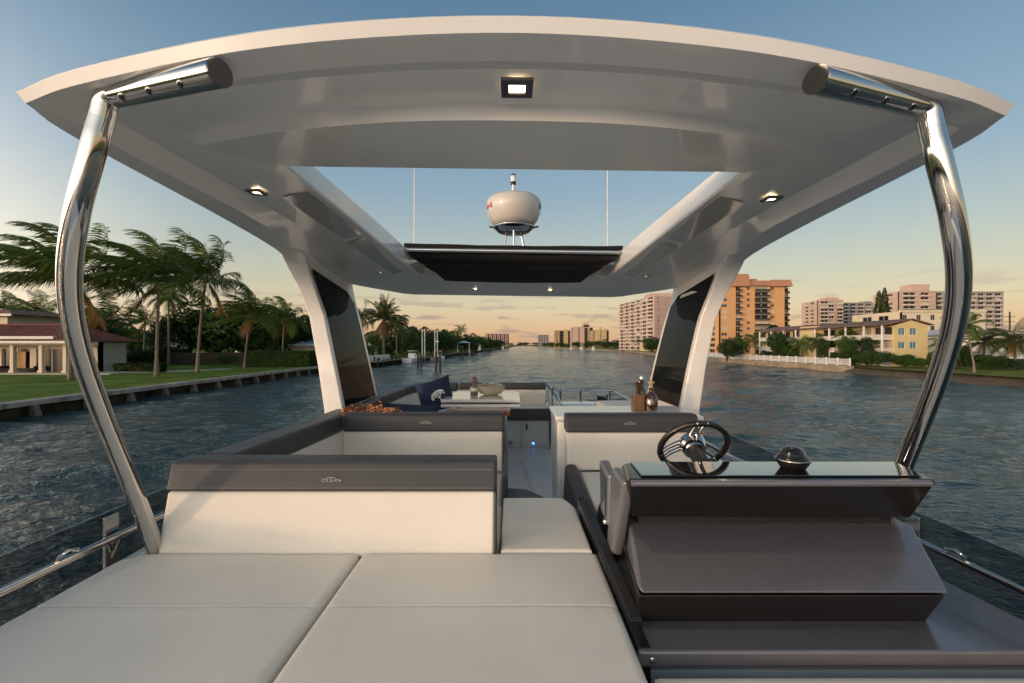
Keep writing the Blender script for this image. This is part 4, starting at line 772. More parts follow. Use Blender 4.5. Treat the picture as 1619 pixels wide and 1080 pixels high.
# port settee: side backrest, seats, mid backrest
t = thing('side_bench', 'long charcoal-topped side bench back running along the left coaming behind the front bench', 'bench', E_(-1.4,2.9,-.9))
def run_y(mb, xa, xb, y0, y1, z0, z1, sh=0): return mb.hexa([E_(xa,y0,z0),E_(xb,y0,z0),E_(xb+sh,y1,z0),E_(xa+sh,y1,z0)],[E_(xa,y0,z1),E_(xb,y0,z1),E_(xb+sh,y1,z1),E_(xa+sh,y1,z1)])
run_y(MB(),-1.52,-1.35,2.24,3.5,-.66,-.534,.06).build('top_band', vinyl_grey, t, bevel=.02, bseg=4); run_y(MB(),-1.51,-1.36,2.24,3.5,-1.0,-.663,.06).build('lower_panel', vinyl, t, bevel=.012)
run_y(MB(),-1.70,-1.53,2.4,3.6,-1.499,-1.0,.0).build('coaming', gel, t, bevel=.03)
def backrest(name, label, x0, x1, y0, z0, zs, zt, th=.14, logo=None):
    t = thing(name, label, 'bench', E_((x0+x1)/2,y0,z0)); lo, up = back_section(y0, z0, zs, zt, th, .12)
    MB().prismx(pz(lo), x0+.006, x1-.006).build('lower_panel', vinyl, t, bevel=.012, bseg=4); MB().prismx(pz(up), x0, x1).build('top_band', vinyl_grey, t, bevel=.014, bseg=4)
    if logo is not None: logo_text(t, logo, up[0][0]-.003+(.5*(zt-zs))*.12-.002, (zs+zt)/2-.01, .085, -math.atan(.12))
    return t
backrest('middle_bench', 'cream bench with charcoal top band between the front bench and the table', -1.306, -.066, 3.47, -.97, -.668, -.534, logo=-.665)
bx(MB(),-.072,-.045,3.46,3.62,-1.1,-.66).build('end_panel', vinyl_dark, bpy.data.objects['middle_bench'], bevel=.006)
t = bpy.data.objects['middle_bench']
bx(MB(),-1.35,-.06,2.25,3.44,-1.08,-.97).build('cushion', vinyl, t, bevel=.03); bx(MB(),-.058,-.03,2.75,3.46,-1.2,-.80).build('end_panel', vinyl_dark, t, bevel=.01); bx(MB(),-1.34,-.07,2.28,3.44,-1.499,-1.081).build('base', gel_grey, t)
backrest('helm_bench', 'cream helm bench with charcoal top band and dark side bolster, before the bar counter', .412, 1.43, 3.45, -.955, -.672, -.537, logo=.90)
t = bpy.data.objects['helm_bench']
bx(MB(),.50,1.42,2.72,3.44,-1.06,-.955).build('cushion', vinyl, t, bevel=.03)
hx(MB(),[(.375,2.55,-1.2),(.50,2.5,-1.2),(.50,3.46,-1.2),(.385,3.46,-1.2)],[(.395,2.62,-1.0),(.51,2.58,-1.0),(.49,3.46,-.90),(.40,3.46,-.90)]).build('side_bolster', vinyl_dark, t, bevel=.03, bseg=4)
bx(MB(),.42,1.42,2.6,3.44,-1.499,-1.061).build('base', gel_grey, t, bevel=.02)
hx(MB(),[(.46,2.15,-1.1),(.66,2.1,-1.1),(.66,2.6,-1.1),(.44,2.55,-1.1)],[(.47,2.2,-.82),(.62,2.15,-.80),(.62,2.5,-.80),(.47,2.5,-.84)]).build('front_bolster', vinyl_dark, t, bevel=.05, bseg=4)
# bar counter
t = thing('bar_counter', 'white bar counter behind the helm seat', 'counter', E_(.9,3.9,-1.5))
bx(MB(),.365,1.52,3.66,4.25,-1.499,-.62).build('cabinet', gel, t, bevel=.015); bx(MB(),.35,1.54,3.645,4.28,-.615,-.575).build('worktop', gel, t, bevel=.012)
bx(MB(),.3635,.3648,3.75,4.15,-1.3,-.75).build('door', gel_grey, t)
amber = pm('amber_bottle_glass', (.05,.022,.008), .08, coat=1, var=.3, vscale=20); cork = pm('cork_stopper', (.45,.33,.2), .8)
woodv = pm('oiled_wood_block', (.15,.075,.03), .4, coat=.2, var=.45, vscale=9, stretch=(9,9,.8))
t = thing('wooden_caddy', 'square varnished wood caddy on the bar counter, left of the dark bottle', 'caddy', E_(1.09,3.95,-.575)); bx(MB(),1.045,1.14,3.9,4.0,-.574,-.43).build('box', woodv, t, bevel=.006); MB().lathe([(.02,0),(.02,.06),(.03,.075),(.03,.1),(.012,.11)],E_(1.095,3.95,-.429),14).build('stopper', amber, t, 50)
t = thing('dark_bottle', 'round dark amber bottle with a pale stopper on the bar counter', 'bottle', E_(1.2,3.93,-.575)); MB().lathe([(.03,0),(.055,.01),(.058,.10),(.045,.14),(.02,.165),(.018,.19),(.026,.2)],E_(1.2,3.93,-.574),20).build('body', amber, t, 50); MB().lathe([(.014,0),(.016,.03),(.03,.04),(.03,.055),(.01,.06)],E_(1.2,3.93,-.373),14).build('stopper', cork, t, 50)
t = thing('tall_bottle', 'tall brown bottle with a metal collar standing behind the wood caddy', 'bottle', E_(1.15,4.06,-.575)); MB().lathe([(.03,0),(.04,.01),(.04,.16),(.018,.2),(.018,.25),(.022,.255)],E_(1.16,4.08,-.574),18).build('body', amber, t, 50); MB().lathe([(.02,0),(.022,.03),(.012,.05)],E_(1.16,4.08,-.318),12).build('collar', chrome, t, 50)
# aft settee
t = thing('aft_settee', 'L-shaped aft settee with charcoal top band around the folding table', 'settee', E_(-.6,6.5,-1.5))
for (y0,y1,xa,xb) in ((3.75,5.1,-1.66,-1.5),(5.12,6.4,-1.67,-1.51)):
    hx(MB(),[(xa,y0,-.72),(xb,y0,-.72),(xb+.03,y1,-.72),(xa+.03,y1,-.72)],[(xa,y0,-.60),(xb,y0,-.60),(xb+.03,y1,-.60),(xa+.03,y1,-.60)]).build('top_band', vinyl_grey, t, bevel=.025, bseg=4)
    hx(MB(),[(xa+.01,y0,-1.0),(xb-.005,y0,-1.0),(xb+.025,y1,-1.0),(xa+.04,y1,-1.0)],[(xa+.01,y0,-.723),(xb-.005,y0,-.723),(xb+.025,y1,-.723),(xa+.04,y1,-.723)]).build('lower_panel', vinyl, t, bevel=.01)
cpts = [(-1.56,6.42),(-1.53,6.8),(-1.40,7.05),(-1.1,7.14),(-.85,7.15)]
cc = catmull([(a,b,0) for a,b in cpts], 4)
for nm, z0, z1, w_, mt in (('top_band',-.72,-.60,.08,vinyl_grey),('lower_panel',-1.0,-.723,.07,vinyl)):
    mb = MB(); V = []; 
    for i, p in enumerate(cc):
        d = (cc[min(i+1,len(cc)-1)]-cc[max(i-1,0)]).normalized(); nn = Vector((-d.y,d.x,0))*w_; a = p+nn; b = p-nn
        V += [E_(a.x,a.y,z0),E_(b.x,b.y,z0),E_(b.x,b.y,z1),E_(a.x,a.y,z1)]
    F = [[i*4+k,i*4+(k+1)%4,(i+1)*4+(k+1)%4,(i+1)*4+k] for i in range(len(cc)-1) for k in range(4)]+[[3,2,1,0],[len(V)-4,len(V)-3,len(V)-2,len(V)-1]]
    mb.add(V,F).build(nm, mt, t, bevel=.02)
bx(MB(),-.83,.53,7.08,7.24,-.70,-.60).build('top_band', vinyl_grey, t, bevel=.025, bseg=4); bx(MB(),-.83,.525,7.085,7.23,-1.0,-.703).build('lower_panel', vinyl, t, bevel=.01)
bx(MB(),-1.5,.54,6.62,7.08,-1.0,-.925).build('cushion', vinyl, t, bevel=.02); bx(MB(),-.2,.545,6.575,6.64,-1.10,-.93).build('cushion_edge', vinyl_dark, t, bevel=.02)
bx(MB(),-1.5,-.95,3.75,6.6,-1.0,-.925).build('cushion', vinyl, t, bevel=.02)
bx(MB(),-.25,.54,6.63,7.2,-1.499,-1.103).build('base', gel_grey, t, bevel=.008); bx(MB(),-1.5,-.97,3.75,6.62,-1.499,-1.003).build('base', gel_grey, t)
bx(MB(),.16,.53,6.624,6.629,-1.46,-1.14).build('locker_door', gel_grey, t, bevel=.003); bx(MB(),.12,.15,6.618,6.628,-1.499,-1.104).build('seat_strut', line_m, t)
bx(MB(),.20,.225,6.60,6.622,-1.24,-1.15).build('latch', black_rub, t, bevel=.004); bx(MB(),-.05,0,6.6,6.628,-1.45,-1.40).build('hinge', chrome_dk, t, bevel=.004)
led = emit('blue_led_lens', (.05,.25,1), 6); MB().lathe([(.012,0),(.012,.01),(.006,.014)],(0,0,0),12).move(Matrix.Translation(E_(.31,6.628,-1.437)) @ Matrix.Rotation(R(90),4,'X')).build('courtesy_light', led, t)
# gate post and side rail by the aft settee
t = thing('boarding_gate', 'slim steel gate frame between the aft settee and the bar counter', 'gate', E_(.6,6.5,-1.5)); MB().tube([E_(.575,6.5,-1.5),E_(.575,6.5,-.66),E_(.60,6.6,-.62)],.014,8).build('gate_post', chrome_dk, t, 60)
MB().tube([E_(.56,7.2,-.64),E_(.68,6.9,-.78),E_(.70,6.4,-.86)],.018,8).build('handrail', chrome, t, 60); hx(MB(),[(.57,7.15,-1.49),(.58,7.15,-1.49),(.68,6.4,-1.49),(.67,6.4,-1.49)],[(.57,7.15,-.70),(.58,7.15,-.70),(.68,6.4,-.88),(.67,6.4,-.88)]).build('gate_panel', gel_grey, t)
# stern rail
t = thing('stern_rail', 'thin steel stern rail with posts behind the bar counter', 'railing', E_(1.1,7.9,-1))
MB().tube([E_(.82,7.9,-.80),E_(1.72,7.9,-.795),E_(1.76,7.7,-.81),E_(1.76,5.3,-.85)],.015,8).build('top_rail', chrome, t, 60)
for x, y in ((.84,7.9),(1.19,7.9),(1.7,7.9),(1.76,6.6)): MB().tube([E_(x,y,-1.2),E_(x,y,-.80)],.016,8).build('post', chrome_dk, t, 60)
t = thing('folded_chair', 'folded dark canvas deck chair standing by the stern rail', 'chair', E_(1.4,7.2,-1.2))
for x in (1.36,1.50): MB().tube([E_(x,7.25,-1.49),E_(x,7.2,-.80)],.014,6).build('frame', black_rub, t)
hx(MB(),[(1.37,7.2,-1.15),(1.5,7.2,-1.15),(1.95,7.0,-1.15),(1.8,7.0,-1.15)],[(1.37,7.2,-.82),(1.45,7.2,-.82),(1.62,7.05,-1.0),(1.55,7.05,-1.0)]).build('canvas', fabric_black, t)
t = thing('stern_cushion', 'small pale cushion pad behind the bar counter near the stern', 'cushion', E_(1.6,6.3,-1.2)); puffed('pad', 1.18, 1.72, 5.7, 6.5, -.92, -.80, vinyl, t, nx=14, ny=14, seed=9, rad=.04, puff=.015); bx(MB(),1.18,1.72,5.7,6.5,-1.499,-.921).build('base', gel, t)
# folding table
t = thing('folding_table', 'white folding table with doubled leaves in front of the aft settee', 'table', E_(-.3,6,-1.5))
tabw = pm('white_table_gloss', (.74,.74,.72), .15, coat=.7, var=.02)
hx(MB(),[(-.86,5.5,-.70),(.1,5.5,-.70),(.1,6.45,-.70),(-.80,6.45,-.70)],[(-.86,5.5,-.662),(.1,5.5,-.662),(.1,6.45,-.662),(-.80,6.45,-.662)]).build('upper_leaf', tabw, t, bevel=.006); hx(MB(),[(-.86,5.5,-.76),(.1,5.5,-.76),(.1,6.45,-.76),(-.80,6.45,-.76)],[(-.86,5.5,-.722),(.1,5.5,-.722),(.1,6.45,-.722),(-.80,6.45,-.722)]).build('lower_leaf', tabw, t, bevel=.006)
for x in (-.7,-.1): MB().tube([E_(x,5.95,-1.5),E_(x,5.95,-.76)],.04,12).build('leg', chrome, t, 60)
bx(MB(),-.68,-.02,5.2,5.46,-.82,-.76).build('teak_leaf', wood, t, bevel=.01); bx(MB(),-.10,-.085,5.19,5.2,-.80,-.77).build('hinge', chrome, t)
t = thing('flower_bowl', 'shallow cream woven bowl of white flowers on the folding table', 'bowl', E_(-.27,6.0,-.662)); bowlm = pm('woven_cream_bowl', (.68,.60,.45), .7, var=.25, vscale=40, stretch=(1,1,5), bump=1, bscale=60)
MB().lathe([(.08,0),(.14,.02),(.18,.07),(.185,.12),(.17,.12),(.15,.06),(.06,.03)],E_(-.28,6.0,-.661),22).build('bowl', bowlm, t, 50)
rg = random.Random(3); petal = pm('white_petal', (.75,.72,.66), .6, var=.1)
for i in range(9):
    a = i*.7; c_ = E_(-.28+math.cos(a)*.10*(i%3+.4)/1.6,6.0+math.sin(a)*.08,-.545+rg.uniform(0,.02)); mb = MB()
    for k in range(6): b_ = k*1.047; mb.add([c_,c_+Vector((math.cos(b_)*.035,math.sin(b_)*.035,.02)),c_+Vector((math.cos(b_+.5)*.045,math.sin(b_+.5)*.045,.03)),c_+Vector((math.cos(b_+1)*.035,math.sin(b_+1)*.035,.02))],[[0,1,2,3]])
    mb.build('flower', petal, t)
t = thing('glass_lantern', 'brown glass bottle with patterned stopper on the table, left of the bowl', 'bottle', E_(-.47,5.9,-.662)); brown = pm('brown_mottled_glass', (.16,.11,.08), .2, coat=.6, var=.5, vscale=25)
MB().lathe([(.04,0),(.05,.01),(.05,.10),(.03,.13),(.03,.15),(.048,.17),(.05,.2),(.03,.24),(.012,.25)],E_(-.49,5.9,-.661),18).build('body', brown, t, 50); MB().lathe([(.051,.06),(.052,.07),(.052,.1),(.051,.105)],E_(-.49,5.9,-.661),18).build('label_band', petal, t, 50); MB().box(-.535,-.445,5.86,5.95,EYE-.6615,EYE-.655).build('coaster', brown, t)
def pillow(label, c, w, h, th, rot, prt=False, n=14):
    t = thing('navy_pillow', label, 'pillow', c, 'navy throw pillows on the aft settee'); V = []; F = []
    Mx = Matrix.Translation(c) @ rot
    def S(u_, v_, s): k = max(0,(1-abs(u_)**2.6)*(1-abs(v_)**2.6))**.45; pin = 1-.09*(1-abs(u_)**2)*abs(v_)**2; pin2 = 1-.09*(1-abs(v_)**2)*abs(u_)**2; return Mx @ Vector((u_*w/2*pin2, s*th/2*k, v_*h/2*pin))
    mb = MB()
    for s in (-1,1):
        V = [S(-1+2*i/n,-1+2*j/n,s) for j in range(n+1) for i in range(n+1)]; F = [[j*(n+1)+i,j*(n+1)+i+1,(j+1)*(n+1)+i+1,(j+1)*(n+1)+i][::s] for j in range(n) for i in range(n)]; mb.add(V,F)
    mb.build('cover', navy, t, 179)
    if prt:
        mb = MB(); rg = random.Random(2)
        def br(u_, v_, a, l, w_, dep):
            u2, v2 = u_+math.cos(a)*l, v_+math.sin(a)*l; nx_, ny_ = -math.sin(a)*w_, math.cos(a)*w_; off = Mx.to_3x3() @ Vector((0,-.004,0))
            q = [(u_+nx_,v_+ny_),(u_-nx_,v_-ny_),(u2-nx_*.6,v2-ny_*.6),(u2+nx_*.6,v2+ny_*.6)]; mb.add([S(a_,b_,-1)+off for a_,b_ in q],[[0,1,2,3]])
            if dep > 0:
                for d in (-.7,.0,.65): br(u2, v2, a+d+rg.uniform(-.2,.2), l*.66, w_*.85, dep-1)
        br(.35,-.6,1.75,.30,.030,5); mb.build('coral_print', white_fab, t)
    return t
pillow('upright navy pillow with a white coral print against the settee backrest', E_(-.99,5.9,-.66), .47, .44, .22, Matrix.Rotation(-.30,4,'Y') @ Matrix.Rotation(-.25,4,'X'), True)
pillow('plain navy pillow lying low behind the middle backrest', E_(-1.07,4.75,-.76), .62, .30, .2, Matrix.Rotation(.05,4,'Y') @ Matrix.Rotation(-.5,4,'X'))
# dried leaf garland on the corner of the settee
t = thing('leaf_garland', 'rust and orange dried leaf garland lying on the corner of the middle backrest', 'garland', E_(-1.2,3.7,-.53)); rg = random.Random(4); lm = [pm('rust_leaf',(.42,.13,.04),.7,var=.4,vscale=9),pm('straw_leaf',(.55,.38,.22),.7,var=.2),pm('brown_leaf',(.16,.06,.03),.7,var=.3)]
mb = MB()
for i in range(650):
    s = rg.random(); x = -1.40+.50*s; c_ = E_(x+rg.gauss(0,.015), 3.78+.14*math.sin(s*5)+rg.gauss(0,.04), -.575+abs(rg.gauss(0,.028))); a = Vector((rg.gauss(0,1),rg.gauss(0,1),rg.gauss(0,.8))).normalized()*rg.uniform(.014,.032); b = a.cross(Vector((rg.gauss(0,1),rg.gauss(0,1),rg.gauss(0,1)))).normalized()*.007
    mb.add([c_-a,c_+b,c_+a,c_-b],[[0,1,2,3]],rg.choice((0,0,1,2)))
o = mb.build('leaves', lm, t); o['kind'] = 'stuff'; MB().tube([E_(-1.40+.5*s/8,3.78+.14*math.sin(s/8*5),-.585) for s in range(9)],.008,5).build('stem', lm[2], t)

# ------------------------------------------------------------------ helm console
t = thing('helm_console', 'dark metallic helm console with black glass top and compass at the right', 'helm console', E_(1,1.7,-1.4))
hx(MB(),[(.45,1.765,-.669),(1.535,1.745,-.669),(1.60,2.05,-.70),(.47,2.05,-.70)],[(.405,1.62,-.482),(1.523,1.62,-.482),(1.615,1.885,-.487),(.455,1.885,-.487)]).build('dash_hood', bronze_dk, t, bevel=.022, bseg=5)
hx(MB(),[(.47,1.655,-.4815),(1.49,1.655,-.4815),(1.575,1.87,-.486),(.485,1.87,-.486)],[(.47,1.655,-.4755),(1.49,1.655,-.4755),(1.575,1.87,-.480),(.485,1.87,-.480)]).build('glass_top', gloss_black, t, bevel=.004, bseg=2)
MB().tube([E_(.425,1.617,-.492),E_(1.485,1.617,-.492)],.012,12).build('hood_edge_highlight', bronze, t, 60)  # lighter bar added for the light caught along the hood's front edge
hx(MB(),[(.50,1.80,-.74),(1.50,1.80,-.74),(1.52,2.0,-.74),(.50,2.0,-.74)],[(.50,1.80,-.66),(1.50,1.80,-.66),(1.52,2.0,-.66),(.50,2.0,-.66)]).build('recess', bronze_dk, t)
hx(MB(),[(.412,1.48,-.812),(1.432,1.48,-.812),(1.6,2.1,-.86),(.50,2.1,-.86)],[(.455,1.765,-.706),(1.56,1.765,-.706),(1.62,2.1,-.72),(.50,2.1,-.72)]).build('sloped_panel', bronze, t, bevel=.016, bseg=4)
hx(MB(),[(.43,1.545,-.948),(1.40,1.545,-.948),(1.5,2.05,-.948),(.47,2.05,-.948)],[(.414,1.492,-.822),(1.424,1.492,-.822),(1.56,2.05,-.85),(.48,2.05,-.85)]).build('plinth', bronze_dk, t, bevel=.008)
hx(MB(),[(.405,1.86,-.86),(.450,1.84,-.86),(.455,1.96,-.86),(.41,1.98,-.86)],[(.402,1.655,-.50),(.452,1.655,-.50),(.46,1.87,-.50),(.405,1.87,-.50)]).build('side_cheek', bronze, t, bevel=.02, bseg=4)
hx(MB(),[(.396,1.90,-.76),(.43,1.90,-.76),(.45,2.08,-.76),(.405,2.08,-.76)],[(.398,1.885,-.54),(.43,1.885,-.54),(.45,2.10,-.53),(.40,2.10,-.53)]).build('throttle_housing', bronze, t, bevel=.014, bseg=4)
hx(MB(),[(.393,1.93,-.73),(.40,1.93,-.73),(.405,2.05,-.73),(.398,2.05,-.73)],[(.393,1.92,-.57),(.40,1.92,-.57),(.404,2.06,-.56),(.397,2.06,-.56)]).build('switch_slot', gloss_black, t, bevel=.003)
MB().lathe([(.011,0),(.011,.012),(.006,.02)],E_(.40,1.95,-.765),12).build('stud', chrome, t, 60)
# trim slab and side strip
hx(MB(),[(.384,1.385,-.985),(1.74,1.385,-.985),(1.74,2.0,-1.0),(.384,2.0,-1.0)],[(.384,1.38,-.93),(1.74,1.38,-.93),(1.74,2.0,-.952),(.384,2.0,-.952)]).build('front_sill', bronze, t, bevel=.010, bseg=3)
hx(MB(),[(.384,1.385,-1.1),(.425,1.385,-1.1),(.40,2.5,-1.1),(.358,2.5,-1.1)],[(.384,1.39,-.925),(.425,1.39,-.925),(.40,2.5,-.835),(.358,2.5,-.835)]).build('side_strip', bronze_dk, t, bevel=.006, bseg=2)
hx(MB(),[(.388,1.50,-.915),(.432,1.50,-.915),(.408,2.45,-.845),(.364,2.45,-.845)],[(.390,1.52,-.903),(.430,1.52,-.903),(.406,2.45,-.828),(.366,2.45,-.828)]).build('strip_inlay', black_rub, t, bevel=.003)
MB().lathe([(.009,0),(.009,.004),(.004,.006)],(0,0,0),12).move(Matrix.Translation(E_(.425,1.3835,-.958)) @ Matrix.Rotation(R(90),4,'X')).build('screw', chrome, t, 60)
# compass
cs = lambda pr: [(a*.76,b*.8) for a,b in pr]
cm = MB().lathe(cs([(.045,0),(.058,.004),(.075,.03),(.078,.045),(.07,.058),(.06,.066),(.055,.08),(.038,.098),(.012,.106)]),E_(1.085,1.76,-.478),32).build('compass', bronze_dk, t, 60)
MB().lathe(cs([(.0605,.068),(.0565,.081),(.039,.0995),(.013,.108),(.002,.109)]),E_(1.085,1.76,-.477),32).build('compass_dome', clear, cm, 60); MB().lathe(cs([(.079,.036),(.0815,.04),(.0815,.046),(.079,.05)]),E_(1.085,1.76,-.478),32).build('compass_bezel', chrome_dk, cm, 60)
# steering wheel
wc = E_(.868,2.18,-.488); Mw = Matrix.Translation(wc) @ Matrix.Rotation(R(-54),4,'X')
whl = MB(); rr = .156; V = []; n1, n2 = 56, 10
for i in range(n1):
    a = i*2*math.pi/n1
    for k in range(n2): b = k*2*math.pi/n2; V.append((math.cos(a)*(rr+.015*math.cos(b)), math.sin(a)*(rr+.015*math.cos(b)), .015*math.sin(b)))
F = [[i*n2+k,i*n2+(k+1)%n2,((i+1)%n1)*n2+(k+1)%n2,((i+1)%n1)*n2+k] for i in range(n1) for k in range(n2)]
sw_ = MB().add([Mw @ Vector(v) for v in V],F).build('steering_wheel', pm('dark_leather_rim',(.012,.009,.008),.35,coat=.2,var=.2), t, 179)
for ang in (270,25,155):
    a0 = R(ang)
    for off in (-.022,.022):
        d = Vector((math.cos(a0),math.sin(a0),0)); s_ = Vector((-math.sin(a0),math.cos(a0),0))*off
        MB().tube([Mw@(d*.05+s_+Vector((0,0,.03))),Mw@(d*.11+s_+Vector((0,0,.02))),Mw@(d*rr+s_)],[.011,.010,.009],8).build('spoke', chrome, sw_, 60)
    for off in (-.022,.022):
        a1 = a0+off/rr; V = [];
        for i in range(5):
            a = a1+(i-2)*.012
            for k in range(10): b = k*2*math.pi/10; V.append(Mw@Vector((math.cos(a)*(rr+.0175*math.cos(b)), math.sin(a)*(rr+.0175*math.cos(b)), .0175*math.sin(b))))
        MB().add(V,[[i*10+k,i*10+(k+1)%10,(i+1)*10+(k+1)%10,(i+1)*10+k] for i in range(4) for k in range(10)]).build('rim_collar', chrome, sw_, 60)
MB().lathe([(.05,-.03),(.062,0),(.062,.03),(.055,.042),(.046,.042),(.04,.03),(.0,.026)],(0,0,0),28).move(Mw).build('hub', chrome, sw_, 50)
MB().tube([Mw@Vector((0,0,-.03)),Mw@Vector((0,-.02,-.16))],.035,14).build('column', black_rub, sw_, 60)
# right foreground cushion
t = thing('side_cushion', 'cream cushion at the bottom right corner, in front of the bronze sill', 'cushion', E_(1,.9,-1.5))
puffed('cushion', .41, 1.70, .35, 1.335, -1.04, -.962, vinyl, t, seed=5, rad=.035); bx(MB(),.41,1.7,.3,1.3,-1.499,-1.041).build('base', gel, t)
bx(MB(),.386,1.74,1.40,1.99,-1.499,-1.001).build('console_base', gel_grey, bpy.data.objects['helm_console'])
# tinted wind deflectors and side rails
for sx, sd_ in ((-1,'left'),(1,'right')):
    t = thing('wind_deflector', 'low tinted acrylic wind deflector outside the steel rail on the %s side' % sd_, 'wind deflector', E_(sx*1.78,1.9,-1.2), 'tinted wind deflectors either side of the flybridge')
    a, b = sorted((sx*1.775, sx*1.783)); bx(MB(),a,b,.5,2.1,-1.25,-.735).build('pane', tint, t); bx(MB(),a,b,2.106,3.7,-1.25,-.735).build('pane', tint, t)
    t = thing('side_rail', 'polished steel handrail on clamp posts along the %s side' % sd_, 'handrail', E_(sx*1.72,1.9,-.83), 'handrails either side of the flybridge')
    MB().tube([E_(sx*1.72,.4,-.825),E_(sx*1.72,2.1,-.835),E_(sx*1.71,2.7,-.85),E_(sx*1.69,3.6,-.87)],.0165,12).build('rail', chrome, t, 60)
    for y in (1.0,2.0):
        bx(MB(),*sorted((sx*1.755,sx*1.768)),y-.035,y+.035,-1.0,-.75).build('clamp_plate', chrome, t, bevel=.003); MB().tube([E_(sx*1.76,y,-.93),E_(sx*1.72,y,-.85)],.01,8).build('bracket', chrome_dk, t, 60)
        bx(MB(),*sorted((sx*1.67,sx*1.76)),y-.05,y+.05,-1.499,-1.001).build('stanchion', gel, t)
    MB().tube([E_(sx*1.715,1.72,-.81),E_(sx*1.715,1.76,-.795),E_(sx*1.715,1.80,-.81)],.008,6).build('eye_bolt', chrome, t, 60)
